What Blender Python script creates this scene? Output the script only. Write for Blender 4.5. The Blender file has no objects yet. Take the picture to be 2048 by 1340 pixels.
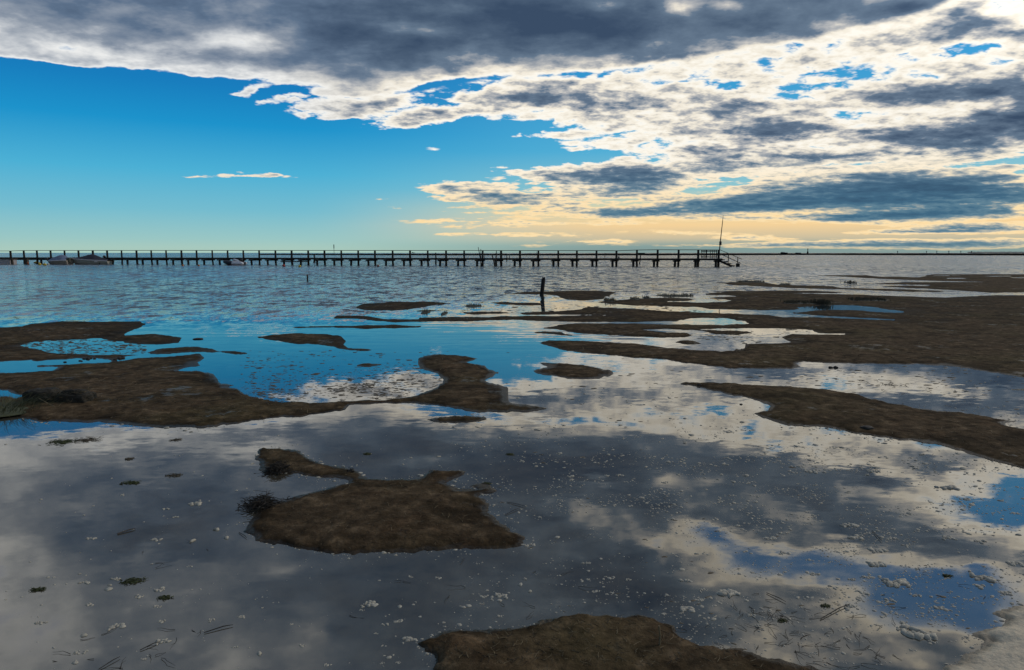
import bpy, bmesh, math, random
import numpy as np
from mathutils import Vector, Matrix, noise as mnoise

random.seed(7)
rng = np.random.default_rng(7)
scene = bpy.context.scene
COL = scene.collection
PI = math.pi
R = math.radians

# ------------------------------------------------------------------ camera
F_PX, CX, CY = 1365.0, 1024.0, 670.0          # focal length and centre, in pixels of the 2048 x 1340 photograph
EYE = 1.6                                     # camera height above the water
PITCH = math.atan((CY - 505.5) / F_PX)        # the horizon sits above the centre
cam_d = bpy.data.cameras.new('camera')
cam = bpy.data.objects.new('camera', cam_d)
COL.objects.link(cam)
cam.location = (0, 0, EYE)
cam.rotation_euler = (PI / 2 - PITCH, 0, 0)
cam_d.sensor_fit = 'HORIZONTAL'
cam_d.sensor_width = 36.0
cam_d.lens = 36.0 * F_PX / 2048.0
cam_d.clip_start = 0.05
cam_d.clip_end = 60000
scene.camera = cam
scene.render.resolution_x, scene.render.resolution_y = 1024, 670
scene.view_settings.view_transform = 'Standard'
scene.view_settings.look = 'None'
scene.view_settings.exposure = 0
scene.render.film_transparent = False


def ray(px, py):
    """direction in the world of a pixel of the photograph"""
    x = (px - CX) / F_PX
    v = (CY - py) / F_PX
    c, s = math.cos(PITCH), math.sin(PITCH)
    return (x, c + v * s, -s + v * c)


def ground(px, py, z=0.0):
    d = ray(px, py)
    t = (z - EYE) / d[2]
    return (d[0] * t, d[1] * t)


def azel(px, py):
    d = ray(px, py)
    return (math.degrees(math.atan2(d[0], d[1])),
            math.degrees(math.atan2(d[2], math.hypot(d[0], d[1]))))


def srgb(r, g, b):
    def f(c):
        c /= 255.0
        return c / 12.92 if c <= 0.04045 else ((c + 0.055) / 1.055) ** 2.4
    return (f(r), f(g), f(b), 1.0)


# ------------------------------------------------------------------ node helper
class Nodes:
    def __init__(self, tree):
        self.t = tree
        self.n = tree.nodes
        self.l = tree.links

    def new(self, kind, **kw):
        n = self.n.new(kind)
        for k, v in kw.items():
            setattr(n, k, v)
        return n

    def put(self, sock, v):
        if isinstance(v, bpy.types.NodeSocket):
            self.l.new(v, sock)
        elif v is not None:
            sock.default_value = v

    def math(self, op, a, b=None, c=None, clamp=False):
        n = self.new('ShaderNodeMath', operation=op, use_clamp=clamp)
        self.put(n.inputs[0], a)
        if b is not None: self.put(n.inputs[1], b)
        if c is not None: self.put(n.inputs[2], c)
        return n.outputs[0]

    def vmath(self, op, a, b=None, scale=None):
        n = self.new('ShaderNodeVectorMath', operation=op)
        self.put(n.inputs[0], a)
        if b is not None: self.put(n.inputs[1], b)
        if scale is not None: self.put(n.inputs['Scale'], scale)
        return n.outputs['Value'] if op in ('LENGTH', 'DOT_PRODUCT', 'DISTANCE') else n.outputs[0]

    def xyz(self, x, y, z=0.0):
        n = self.new('ShaderNodeCombineXYZ')
        self.put(n.inputs[0], x); self.put(n.inputs[1], y); self.put(n.inputs[2], z)
        return n.outputs[0]

    def sep(self, v):
        n = self.new('ShaderNodeSeparateXYZ')
        self.put(n.inputs[0], v)
        return n.outputs

    def ramp01(self, v, a, b, lo=0.0, hi=1.0, smooth=True):
        n = self.new('ShaderNodeMapRange', interpolation_type='SMOOTHSTEP' if smooth else 'LINEAR')
        self.put(n.inputs[0], v)
        n.inputs[1].default_value = a; n.inputs[2].default_value = b
        self.put(n.inputs[3], lo); self.put(n.inputs[4], hi)
        return n.outputs[0]

    def noise(self, vec, scale, detail=4.0, rough=0.5, lac=2.0, dist=0.0, color=False):
        n = self.new('ShaderNodeTexNoise', noise_dimensions='3D')
        self.put(n.inputs['Vector'], vec)
        n.inputs['Scale'].default_value = scale
        n.inputs['Detail'].default_value = detail
        n.inputs['Roughness'].default_value = rough
        n.inputs['Lacunarity'].default_value = lac
        n.inputs['Distortion'].default_value = dist
        return n.outputs['Color' if color else 'Fac']

    def mapping(self, vec, loc=(0, 0, 0), rot=(0, 0, 0), scale=(1, 1, 1), kind='POINT'):
        n = self.new('ShaderNodeMapping', vector_type=kind)
        self.put(n.inputs[0], vec)
        n.inputs[1].default_value = loc
        n.inputs[2].default_value = rot
        n.inputs[3].default_value = scale
        return n.outputs[0]

    def mix(self, fac, a, b, blend='MIX'):
        n = self.new('ShaderNodeMix', data_type='RGBA', blend_type=blend)
        n.clamp_factor = True
        self.put(n.inputs[0], fac)
        self.put(n.inputs[6], a); self.put(n.inputs[7], b)
        return n.outputs[2]

    def ramp(self, fac, stops, mode='LINEAR'):
        n = self.new('ShaderNodeValToRGB')
        cr = n.color_ramp
        cr.interpolation = mode
        while len(cr.elements) < len(stops):
            cr.elements.new(0.5)
        for e, (p, c) in zip(cr.elements, stops):
            e.position = p
            e.color = c if len(c) == 4 else (*c, 1)
        self.put(n.inputs[0], fac)
        return n.outputs['Color']

    def curve(self, v, pts):
        n = self.new('ShaderNodeFloatCurve')
        c = n.mapping.curves[0]
        c.points[0].location = pts[0]
        c.points[1].location = pts[-1]
        for p in pts[1:-1]:
            c.points.new(*p)
        for p in c.points:
            p.handle_type = 'AUTO'
        n.mapping.update()
        self.put(n.inputs['Value'], v)
        return n.outputs[0]
# ------------------------------------------------------------------ sky, sun
SUN_AZ, SUN_EL = 64.0, 34.0                   # degrees right of the view, above the horizon
world = bpy.data.worlds.new('World')
scene.world = world
world.use_nodes = True
wt = world.node_tree
wt.nodes.clear()
W = Nodes(wt)
out = W.new('ShaderNodeOutputWorld')
bg = W.new('ShaderNodeBackground')
bg.inputs['Strength'].default_value = 0.1
wt.links.new(bg.outputs[0], out.inputs[0])
nish = W.new('ShaderNodeTexSky', sky_type='NISHITA')
nish.sun_disc = False
nish.sun_elevation = R(SUN_EL)
nish.sun_rotation = R(SUN_AZ)
nish.air_density, nish.dust_density, nish.ozone_density = 1.0, 1.0, 3.0

gen = W.new('ShaderNodeTexCoord').outputs['Generated']
gx, gy, gz = W.sep(W.vmath('NORMALIZE', gen))
az = W.math('MULTIPLY', W.math('ARCTAN2', gx, gy), 180 / PI)
el = W.math('MULTIPLY', W.math('ARCSINE', gz), 180 / PI)
elp = W.math('MAXIMUM', el, 0.0)
# a flat cloud layer seen in perspective, for the texture of the clouds
zc = W.math('ADD', W.math('MAXIMUM', gz, 0.0), 0.055)
plane = W.xyz(W.math('DIVIDE', gx, zc), W.math('DIVIDE', gy, zc), 0.0)
zp = W.math('ADD', W.math('MAXIMUM', gz, 0.0), 0.20)                # the same for heaped clouds, which have a height of their own
heap = W.xyz(W.math('DIVIDE', gx, zp), W.math('DIVIDE', gy, zp), 0.0)
azel_v = W.xyz(az, el, 0.0)

# clear sky: deep blue above, turquoise lower, pale green at the horizon on the left, golden on the right
clear_l = W.ramp(W.math('DIVIDE', elp, 34.0), [
    (0.000, srgb(170, 202, 190)), (0.03, srgb(154, 200, 198)), (0.095, srgb(114, 188, 208)), (0.18, srgb(70, 176, 214)),
    (0.28, srgb(6, 146, 204)), (0.36, srgb(0, 124, 190)), (0.44, srgb(0, 110, 182)), (0.70, srgb(26, 88, 158)), (1.0, srgb(40, 84, 142))])
clear_r = W.ramp(W.math('DIVIDE', elp, 34.0), [
    (0.000, srgb(126, 152, 150)), (0.015, srgb(130, 160, 158)), (0.035, srgb(204, 190, 158)), (0.065, srgb(247, 210, 152)),
    (0.105, srgb(220, 212, 170)), (0.15, srgb(140, 196, 204)),
    (0.24, srgb(76, 174, 214)), (0.40, srgb(44, 152, 208)), (0.62, srgb(52, 120, 182)), (0.8, srgb(96, 142, 192)), (1.0, srgb(110, 150, 196))])
warm = W.ramp01(az, -18.0, 11.0)
clear = W.mix(warm, clear_l, clear_r)
clear = W.mix(0.05, clear, W.vmath('SCALE', nish.outputs[0], scale=0.1))

# cloud density: a deck whose lower edge follows a curve, and banks of cloud
wv = W.vmath('SUBTRACT', W.noise(plane, 1.1, 3, 0.55, color=True), (0.5, 0.5, 0.5))
wv2 = W.vmath('SUBTRACT', W.noise(azel_v, 0.35, 4, 0.6, color=True), (0.5, 0.5, 0.5))
warp = W.vmath('ADD', W.vmath('MULTIPLY', wv, (1.3, 0.6, 0)), W.vmath('MULTIPLY', wv2, (1.3, 0.6, 0)))
fade = W.ramp01(el, 0.3, 9.0, 0.25, 1.0)
wc = W.vmath('ADD', azel_v, W.vmath('SCALE', warp, scale=fade))
waz, wel, _z = W.sep(wc)


AZ0, AZ1, EL0, EL1, NS = -50.0, 50.0, -1.0, 39.0, 256
map_az, map_el = np.meshgrid(np.linspace(AZ0, AZ1, NS), np.linspace(EL0, EL1, NS), indexing='ij')


def bank(px, py, rx, ry, ang, amp):
    """one bank of cloud, given by where it stands in the photograph (or mirrored in the water)"""
    if py > 505:                                     # seen in the water: the ray goes up
        d = ray(px, py)
        a = math.degrees(math.atan2(d[0], d[1]))
        e = -math.degrees(math.atan2(d[2], math.hypot(d[0], d[1])))
        ang = -ang
    else:
        a, e = azel(px, py)
    kx = rx * 0.042 * math.cos(R(a)) ** 2
    ky = ry * 0.042 * math.cos(R(a))
    c, s_ = math.cos(R(-ang)), math.sin(R(-ang))
    u, v = map_az - a, map_el - e
    r = np.hypot((u * c + v * s_) / kx, (-u * s_ + v * c) / ky)
    k = np.clip(1 - r, 0, 1)
    return amp * k * k * (3 - 2 * k)


def field(M, u, v, rank):
    """a smooth map over azimuth and elevation as sums of products of two curves (its strongest singular vectors)"""
    U, S, V = np.linalg.svd(M, full_matrices=False)
    acc = None
    for k in range(0, rank, 3):
        vecs = []
        for X, val in ((U[:, k:k + 3], u), (V[k:k + 3].T, v)):
            X = X * np.sqrt(S[k:k + 3])
            n = W.new('ShaderNodeVectorCurve')
            mp = n.mapping
            mp.use_clip = False
            for j in range(3):
                c = mp.curves[j]
                y = X[:, j]
                step = 2
                xs = np.linspace(0, 1, NS)[::step]
                ys = y[::step]
                c.points[0].location = (xs[0], ys[0]); c.points[1].location = (xs[-1], ys[-1])
                for xx, yy in zip(xs[1:-1], ys[1:-1]):
                    c.points.new(xx, yy)
                for p in c.points:
                    p.handle_type = 'VECTOR'
            mp.update()
            W.put(n.inputs['Vector'], W.xyz(val, val, val))
            vecs.append(n.outputs[0])
        d = W.vmath('DOT_PRODUCT', *vecs)
        acc = d if acc is None else W.math('ADD', acc, d)
    return acc


edge_px = [(-900, 60), (-400, 90), (0, 112), (200, 133), (400, 152), (560, 166), (680, 192), (780, 184), (880, 158), (1000, 150), (1150, 142),
           (1300, 126), (1450, 102), (1600, 76), (1740, 44), (1880, 6), (2048, -60), (2400, -160)]
pts = []
for p in edge_px:
    a, e = azel(*p)
    pts.append(((a + 60) / 120.0, e / 40.0))
edge = W.math('MULTIPLY', W.curve(W.math('DIVIDE', W.math('ADD', waz, 60.0), 120.0), pts), 40.0)
above = W.math('SUBTRACT', wel, edge)
deck = W.math('MULTIPLY', W.ramp01(above, -0.4, 3.6, 0.0, 1.0), W.ramp01(az, -30.0, -6.0, 0.27, 0.47))
deck = W.math('MULTIPLY', deck, W.math('SUBTRACT', 1.0, W.math('MULTIPLY', W.ramp01(el, 18.5, 24.0, 0.0, 0.40), W.ramp01(az, 6.0, 16.0))))
deck = W.math('ADD', deck, W.ramp01(above, -0.30, 0.25, 0.0, 0.30))

BANKS = [
    # wedge of bright puffs under the deck
    (500, 180, 90, 11, -16, .62), (570, 193, 110, 14, -14, .5), (630, 206, 110, 18, -12, .55), (700, 218, 140, 26, -10, .50), (830, 238, 170, 26, -6, .50), (760, 205, 130, 18, -14, .25),
    (980, 200, 260, 52, -5, .40), (1230, 195, 330, 80, 0, .36), (1500, 180, 330, 95, 8, .34),
    (1800, 110, 330, 95, 14, .40), (2000, 40, 260, 110, 10, .5), (2050, 200, 420, 140, 0, .35), (2300, 100, 400, 300, 0, .4),
    (1120, 236, 230, 22, -6, .30), (1300, 250, 300, 50, -4, .36), (1620, 250, 420, 80, 0, .38),
    (1060, 272, 130, 9, -4, .40), (1200, 292, 190, 24, -6, .34), (1450, 310, 320, 45, 0, .36),
    (1750, 320, 420, 55, 0, .36), (960, 378, 190, 24, 4, .42), (1180, 360, 280, 42, 0, .38), (880, 382, 110, 9, 0, .34),
    (1050, 405, 240, 14, 0, .3), (1400, 410, 420, 26, 0, .26), (1130, 428, 260, 7, 0, .25),
    # dark cores
    (1110, 200, 230, 24, -2, .34), (1290, 205, 110, 18, -4, .24), (1520, 264, 200, 22, 0, .46), (1360, 268, 80, 12, 0, .2),
    (1900, 184, 330, 34, 4, .46), (1960, 268, 360, 44, 2, .54), (2040, 230, 160, 40, 0, .3), (1780, 270, 140, 16, 0, .3),
    (1330, 345, 300, 30, -2, .40), (1600, 382, 540, 50, -2, .62), (1860, 396, 440, 66, -2, .66), (1230, 380, 230, 20, -3, .3), (1240, 352, 160, 24, 0, .25),
    (1480, 418, 240, 14, 0, .42), (1760, 434, 480, 18, 0, .50), (2000, 400, 200, 50, 0, .2), (1400, 300, 200, 12, 0, .26), (1700, 310, 260, 14, 4, .3), (2000, 310, 140, 14, 0, .3),
    (1240, 428, 150, 8, 0, .26), (1330, 438, 300, 6, 0, .40), (960, 372, 90, 7, 0, .16), (1010, 392, 100, 6, 0, .2), (1430, 218, 120, 10, 0, .14), (1150, 165, 240, 16, 0, .2), (1700, 205, 200, 12, 0, .14),
    # low streaks over the horizon
    (1020, 396, 300, 15, 0, .34), (1080, 420, 340, 11, 0, .40), (940, 442, 300, 8, 0, .42), (1180, 448, 300, 8, 0, .42), (1310, 426, 260, 11, 0, .36), (1400, 466, 220, 7, 0, .36), (1000, 470, 320, 6, 0, .34), (1060, 345, 160, 12, 4, .34), (1200, 330, 200, 16, 0, .25),
    (1960, 455, 300, 15, 0, .5), (1850, 462, 380, 10, 0, .36), (1900, 486, 620, 18, 0, .5), (1500, 474, 170, 5, 0, .42), (1180, 482, 200, 9, 0, .36), (1080, 494, 240, 6, 0, .30),
    (1620, 492, 560, 10, 0, .42), (1990, 428, 150, 6, 0, .3), (950, 455, 190, 3.5, 0, .36), (900, 466, 300, 3, 0, .28), (1000, 480, 150, 3, 0, .3), (1250, 462, 220, 3, 0, .3), (1420, 455, 160, 3, 0, .36),
    # the deck: darker heart, paler patches
    (900, 60, 460, 100, 0, .16), (1250, 80, 420, 76, 6, .24), (1560, 50, 330, 50, 8, .18), (760, 130, 180, 30, -14, .14), (860, 140, 160, 26, -6, .12), (1040, 110, 300, 40, 0, .08), (1800, 20, 240, 40, 14, .22),
    (430, 105, 130, 20, -8, .16), (560, 120, 150, 24, -14, .16), (230, 70, 200, 20, -8, .10),
    (100, 92, 150, 12, -8, -.05), (250, 22, 110, 18, -14, -.16), (440, 80, 110, 24, -14, -.09), (480, 84, 60, 14, 0, .10), (150, 40, 260, 50, -6, .10), (60, 20, 120, 26, 0, -.05),
    (800, 52, 90, 14, 4, -.36), (1220, 6, 60, 12, 0, -.3), (1450, 8, 60, 14, 0, -.3), (1360, 18, 80, 14, 30, -.34), (560, 62, 110, 18, -20, -.14), (1090, 75, 70, 10, 0, -.12), (1700, 45, 60, 14, 10, -.2),
    # openings of blue
    (600, 176, 130, 9, -10, -.36), (690, 192, 60, 7, -10, -.26), (1455, 174, 60, 14, 0, -.20), (1370, 170, 36, 10, 0, -.16), (1575, 172, 60, 13, 0, -.20), (1715, 150, 50, 14, 20, -.20), (1660, 132, 130, 16, 10, .10), (1610, 112, 170, 24, 8, .22), (1500, 140, 140, 20, 8, .10), (1960, 96, 130, 22, 6, -.40), (1990, 122, 110, 12, 6, -.28), (1810, 106, 40, 9, 0, -.30), (1570, 95, 90, 14, 8, .14), (1850, 70, 120, 16, 14, .10), (1760, 180, 160, 14, 0, .12),
    (1700, 226, 60, 18, 0, -.32), (1550, 222, 60, 12, 0, -.2), (1340, 232, 70, 10, 0, -.2), (1420, 226, 60, 8, 0, -.18), (1240, 270, 120, 16, -8, -.24), (1060, 250, 130, 12, -6, -.34), (1010, 262, 80, 6, -6, -.2), (1120, 318, 110, 10, -4, -.2),
    (1530, 195, 40, 10, 0, -.18), (1200, 402, 200, 7, 0, -.2), (1340, 414, 150, 8, 0, -.2), (1960, 325, 150, 10, 0, -.06),
    # above the frame, mirrored in the near water; thinner cloud far left added to whiten that corner
    (1560, 1020, 180, 40, 20, -.24), (1420, 1070, 160, 36, 24, -.22), (1620, 1125, 280, 56, -10, -.56), (1850, 1195, 330, 100, -14, -.74), (1980, 1280, 160, 70, 0, -.30), (1200, 1040, 170, 46, 14, -.30), (1090, 1095, 110, 22, 10, -.24), (1860, 1000, 150, 30, 0, -.20), (1340, 965, 90, 20, 10, -.2), (1130, 900, 120, 18, 0, -.2), (1690, 1000, 40, 50, 0, -.30), (1460, 1070, 80, 26, 0, -.24),
    (1990, 1050, 240, 60, 0, -.22), (1800, 1310, 320, 40, 0, -.10), (560, 1140, 120, 20, 10, -.24), (620, 1260, 80, 110, 10, -.20), (0, 1290, 360, 170, 0, -.26), (-50, 1100, 220, 260, 0, -.22), (330, 1040, 300, 130, 0, .26), (560, 1200, 260, 120, 0, .12), (150, 960, 200, 50, 0, .10), (480, 1300, 240, 60, 10, -.12),
    (520, 900, 120, 26, 0, -.22), (880, 920, 60, 16, 0, -.26), (200, 890, 200, 20, 0, -.12), (1280, 1000, 120, 60, 20, .1), (1300, 1200, 240, 80, 20, .26), (900, 1180, 300, 130, 0, .15),
    (1980, 960, 260, 40, 0, -.2), (1750, 960, 120, 20, 0, .2),
]
LONE = [
    # thin lone clouds in the blue
    (490, 349, 160, 8, 0, .50), (385, 352, 90, 5, 0, .42), (866, 293, 48, 5, 0, .42), (770, 330, 36, 5, 0, .34), (722, 368, 26, 5, 0, .30),
    (430, 238, 36, 7, 0, .30), (466, 208, 22, 7, 0, .30), (450, 196, 20, 6, 0, .26), (282, 212, 18, 5, 0, .28), (287, 238, 30, 5, 0, .26),
    (15, 266, 30, 7, 0, .32), (10, 290, 20, 6, 0, .3), (30, 303, 26, 5, 0, .28), (60, 304, 26, 4, 0, .26), (10, 443, 44, 6, 0, .24), (345, 264, 44, 5, 0, .22),
    (612, 228, 16, 7, 0, .4), (760, 396, 40, 5, 0, .3), (790, 415, 50, 4, 0, .26), (800, 418, 30, 4, 0, .2),
]
BM = sum(bank(*b_) for b_ in BANKS)
su = W.math('MULTIPLY', W.math('SUBTRACT', waz, AZ0), 1 / (AZ1 - AZ0), clamp=True)
sv = W.math('MULTIPLY', W.math('SUBTRACT', wel, EL0), 1 / (EL1 - EL0), clamp=True)
D = W.math('ADD', deck, field(BM, su, sv, 60))
D = W.math('ADD', D, field(sum(bank(*b_) for b_ in LONE), su, sv, 15))
# beyond the frame, all round: broken cloud
rest = W.ramp01(W.math('ABSOLUTE', az), 42.0, 62.0)
D = W.math('ADD', D, W.math('MULTIPLY', rest, W.ramp01(el, 2.0, 12.0, 0.0, 0.25)))

n1 = W.math('SUBTRACT', W.noise(W.mapping(heap, scale=(1.0, 1.25, 1)), 3.4, 6, 0.60, dist=0.2), 0.5)
n2 = W.math('SUBTRACT', W.noise(W.mapping(azel_v, (3.0, 1.0, 0), (0, 0, R(6)), (0.42, 1.3, 1)), 0.62, 5, 0.58), 0.5)
n3 = W.math('SUBTRACT', W.noise(W.mapping(heap, (3.7, 1.1, 0), scale=(0.85, 1.0, 1)), 17.0, 3, 0.62), 0.5)
p1 = W.math('SUBTRACT', W.math('ABSOLUTE', W.math('SUBTRACT', W.noise(W.mapping(heap, (8, 3, 0), scale=(0.8, 1.0, 1)), 8.5, 4, 0.55), 0.5)), 0.10)      # rounded puffs with creases between
high = W.ramp01(el, 18.5, 22.0)
amp = W.ramp01(el, 0.5, 8.0, 0.5, 1.0)
calm = W.ramp01(above, -0.8, 0.8, 1.0, 0.92)           # the deck is smoother than the puffs below it
calm = W.math('ADD', calm, W.math('MULTIPLY', high, W.ramp01(az, -8.0, 8.0, 0.0, 0.75)))
tex = W.math('ADD', W.math('MULTIPLY', n1, 0.85), W.math('MULTIPLY', n2, 0.40))
tex = W.math('ADD', tex, W.math('MULTIPLY', n3, W.ramp01(above, -1.0, 1.0, 0.26, 0.12)))
tex = W.math('ADD', tex, W.math('MULTIPLY', p1, W.ramp01(above, -1.0, 1.5, 1.15, 0.35)))
n4 = W.math('SUBTRACT', W.noise(W.mapping(azel_v, (1.0, 7.0, 0), (0, 0, R(-2)), (0.16, 1.9, 1)), 0.9, 4, 0.6), 0.5)     # long streaks low down
tex = W.math('ADD', tex, W.math('MULTIPLY', n4, W.ramp01(el, 9.0, 4.0, 0.0, 1.5)))
tex = W.math('MULTIPLY', tex, W.math('MULTIPLY', amp, calm))
gate = W.ramp01(D, 0.02, 0.22, 0.0, 1.0)
T = W.math('ADD', D, W.math('MULTIPLY', tex, gate))
alpha = W.ramp01(W.math('DIVIDE', W.math('SUBTRACT', T, W.ramp01(high, 0, 1, 0.12, 0.03)), W.ramp01(high, 0, 1, 0.12, 0.36)), 0.0, 1.0)
thick = W.math('ADD', W.math('MULTIPLY', T, 0.85), W.math('ADD', W.math('MULTIPLY', D, 0.15), W.math('MULTIPLY', n3, W.ramp01(above, -1.0, 1.0, 0.42, 0.16))))

# light through the cloud: thin parts glow, thick parts are slate; golden low on the right, bluish deep down
hot = W.ramp(thick, [
    (0.10, srgb(236, 240, 240)), (0.27, srgb(255, 250, 238)), (0.38, srgb(240, 232, 216)), (0.48, srgb(182, 183, 184)), (0.62, srgb(102, 121, 142)),
    (0.82, srgb(76, 95, 118)), (1.0, srgb(58, 77, 102))])
cool = W.ramp(thick, [
    (0.10, srgb(214, 226, 232)), (0.24, srgb(236, 237, 236)), (0.38, srgb(192, 197, 203)), (0.52, srgb(140, 151, 166)),
    (0.70, srgb(94, 114, 139)), (0.85, srgb(75, 94, 119)), (1.0, srgb(58, 78, 103))])
low = W.ramp(thick, [
    (0.10, srgb(252, 216, 158)), (0.30, srgb(252, 226, 178)), (0.42, srgb(176, 178, 168)), (0.55, srgb(98, 132, 150)), (0.75, srgb(66, 106, 132)), (1.0, srgb(58, 92, 118))])
cloud = W.mix(W.ramp01(az, -22.0, -6.0), cool, hot)
cloud = W.mix(W.ramp01(el, 8.5, 3.0), cloud, low)
sky = W.mix(alpha, clear, cloud)
# haze on the horizon
sky = W.mix(W.ramp01(el, 1.1, 0.0, 0.0, 0.55), sky, W.mix(warm, srgb(172, 204, 190), srgb(128, 152, 150)))
glow = W.ramp01(W.vmath('LENGTH', W.mapping(azel_v, (40.0, 19.0, 0), (0, 0, 0), (22, 10, 1), 'TEXTURE')), 1.0, 0.0, 1.0, 1.25)
sky = W.vmath('SCALE', sky, scale=W.math('MULTIPLY', glow, 10.0))
wt.links.new(sky, bg.inputs[0])

sun_d = bpy.data.lights.new('sun', 'SUN')
sun_d.energy = 1.2
sun_d.angle = R(20)
sun_d.color = (1.0, 0.92, 0.80)
sun = bpy.data.objects.new('sun', sun_d)
COL.objects.link(sun)
sd = Vector((math.sin(R(SUN_AZ)) * math.cos(R(SUN_EL)), math.cos(R(SUN_AZ)) * math.cos(R(SUN_EL)), math.sin(R(SUN_EL))))
sun.rotation_euler = sd.to_track_quat('Z', 'Y').to_euler()
sun.location = sd * 50
# ------------------------------------------------------------------ tags and mesh helpers
def link(name, me, mat=None, parent=None):
    o = bpy.data.objects.new(name, me)
    COL.objects.link(o)
    if mat is not None and me is not None and len(me.materials) == 0:
        me.materials.append(mat)
    if parent is not None:
        o.parent = parent
    return o


def tag(o, label=None, cat=None, group=None, kind=None):
    for k, v in (('label', label), ('category', cat), ('group', group), ('kind', kind)):
        if v:
            o[k] = v
    return o


def empty(name, loc, label, cat, group=None, rz=0.0):
    o = bpy.data.objects.new(name, None)
    o.empty_display_size = 0.2
    COL.objects.link(o)
    o.location = loc
    o.rotation_euler = (0, 0, rz)
    return tag(o, label, cat, group)


class MB:
    """collects shapes into one mesh"""
    def __init__(self):
        self.bm = bmesh.new()

    def box(self, c, size, rot=None, bevel=0.0):
        M = Matrix.Translation(Vector(c)) @ (rot.to_4x4() if rot else Matrix()) @ Matrix.Diagonal((*size, 1))
        r = bmesh.ops.create_cube(self.bm, size=1.0, matrix=M)
        if bevel:
            es = list({e for v in r['verts'] for e in v.link_edges})
            bmesh.ops.bevel(self.bm, geom=es, offset=bevel, segments=1, affect='EDGES')
        return self

    def bar(self, a, b, w, h):
        a, b = Vector(a), Vector(b)
        d = b - a
        q = d.to_track_quat('X', 'Z').to_matrix()
        return self.box((a + b) / 2, (d.length, w, h), q)

    def tube(self, pts, radii, seg=8, cap=True, jitter=0.0):
        rings = []
        n = len(pts)
        pts = [Vector(p) for p in pts]
        if not hasattr(radii, '__len__'):
            radii = [radii] * n
        for i, p in enumerate(pts):
            t = (pts[min(i + 1, n - 1)] - pts[max(i - 1, 0)]).normalized()
            a = t.orthogonal().normalized() if abs(t.z) > 0.9 or True else None
            ref = Vector((0, 0, 1)) if abs(t.z) < 0.9 else Vector((0, 1, 0))
            a = t.cross(ref).normalized()
            b = t.cross(a)
            ring = []
            for k in range(seg):
                th = 2 * PI * k / seg
                rr = radii[i] * (1 + random.uniform(-jitter, jitter))
                ring.append(self.bm.verts.new(p + (a * math.cos(th) + b * math.sin(th)) * rr))
            rings.append(ring)
        for r0, r1 in zip(rings, rings[1:]):
            for k in range(seg):
                self.bm.faces.new((r0[k], r0[(k + 1) % seg], r1[(k + 1) % seg], r1[k]))
        if cap and seg > 2:
            self.bm.faces.new(rings[0][::-1]); self.bm.faces.new(rings[-1])
        return self

    def ball(self, c, r, scale=(1, 1, 1), sub=2):
        M = Matrix.Translation(Vector(c)) @ Matrix.Diagonal((*scale, 1))
        bmesh.ops.create_icosphere(self.bm, subdivisions=sub, radius=r, matrix=M)
        return self

    def loft(self, rings, closed=True, cap=True):
        rv = [[self.bm.verts.new(p) for p in r] for r in rings]
        n = len(rv[0])
        for r0, r1 in zip(rv, rv[1:]):
            for k in range(n if closed else n - 1):
                self.bm.faces.new((r0[k], r0[(k + 1) % n], r1[(k + 1) % n], r1[k]))
        if cap and closed:
            self.bm.faces.new(rv[0][::-1]); self.bm.faces.new(rv[-1])
        return self

    def mesh(self, name, smooth=False):
        bmesh.ops.recalc_face_normals(self.bm, faces=self.bm.faces)
        me = bpy.data.meshes.new(name)
        self.bm.to_mesh(me)
        self.bm.free()
        if smooth:
            me.polygons.foreach_set('use_smooth', [True] * len(me.polygons))
        return me

    def build(self, name, mat, parent=None, smooth=False):
        return link(name, self.mesh(name, smooth), mat, parent)


def np_mesh(name, verts, faces, smooth=True):
    """verts (n,3), faces (m,3|4) from numpy"""
    me = bpy.data.meshes.new(name)
    k = faces.shape[1]
    me.vertices.add(len(verts)); me.vertices.foreach_set('co', np.ascontiguousarray(verts, dtype=np.float32).ravel())
    me.loops.add(faces.size); me.loops.foreach_set('vertex_index', np.ascontiguousarray(faces, dtype=np.int32).ravel())
    me.polygons.add(len(faces))
    me.polygons.foreach_set('loop_start', np.arange(0, faces.size, k, dtype=np.int32))
    me.polygons.foreach_set('use_smooth', np.full(len(faces), smooth))
    me.update(calc_edges=True)
    me.validate()
    return me


# value noise on numpy arrays
_perm = rng.random((512, 512)).astype(np.float32)


def vnoise(x, y):
    xi, yi = np.floor(x).astype(int), np.floor(y).astype(int)
    fx, fy = x - xi, y - yi
    fx = fx * fx * (3 - 2 * fx); fy = fy * fy * (3 - 2 * fy)
    a = _perm[xi % 512, yi % 512]; b = _perm[(xi + 1) % 512, yi % 512]
    c = _perm[xi % 512, (yi + 1) % 512]; d = _perm[(xi + 1) % 512, (yi + 1) % 512]
    return (a * (1 - fx) + b * fx) * (1 - fy) + (c * (1 - fx) + d * fx) * fy - 0.5


def fbm(x, y, octs=4, gain=0.5):
    s, a = 0, 1.0
    for k in range(octs):
        s = s + a * vnoise(x * 2 ** k + 17.3 * k, y * 2 ** k + 5.1 * k)
        a *= gain
    return s


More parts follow.
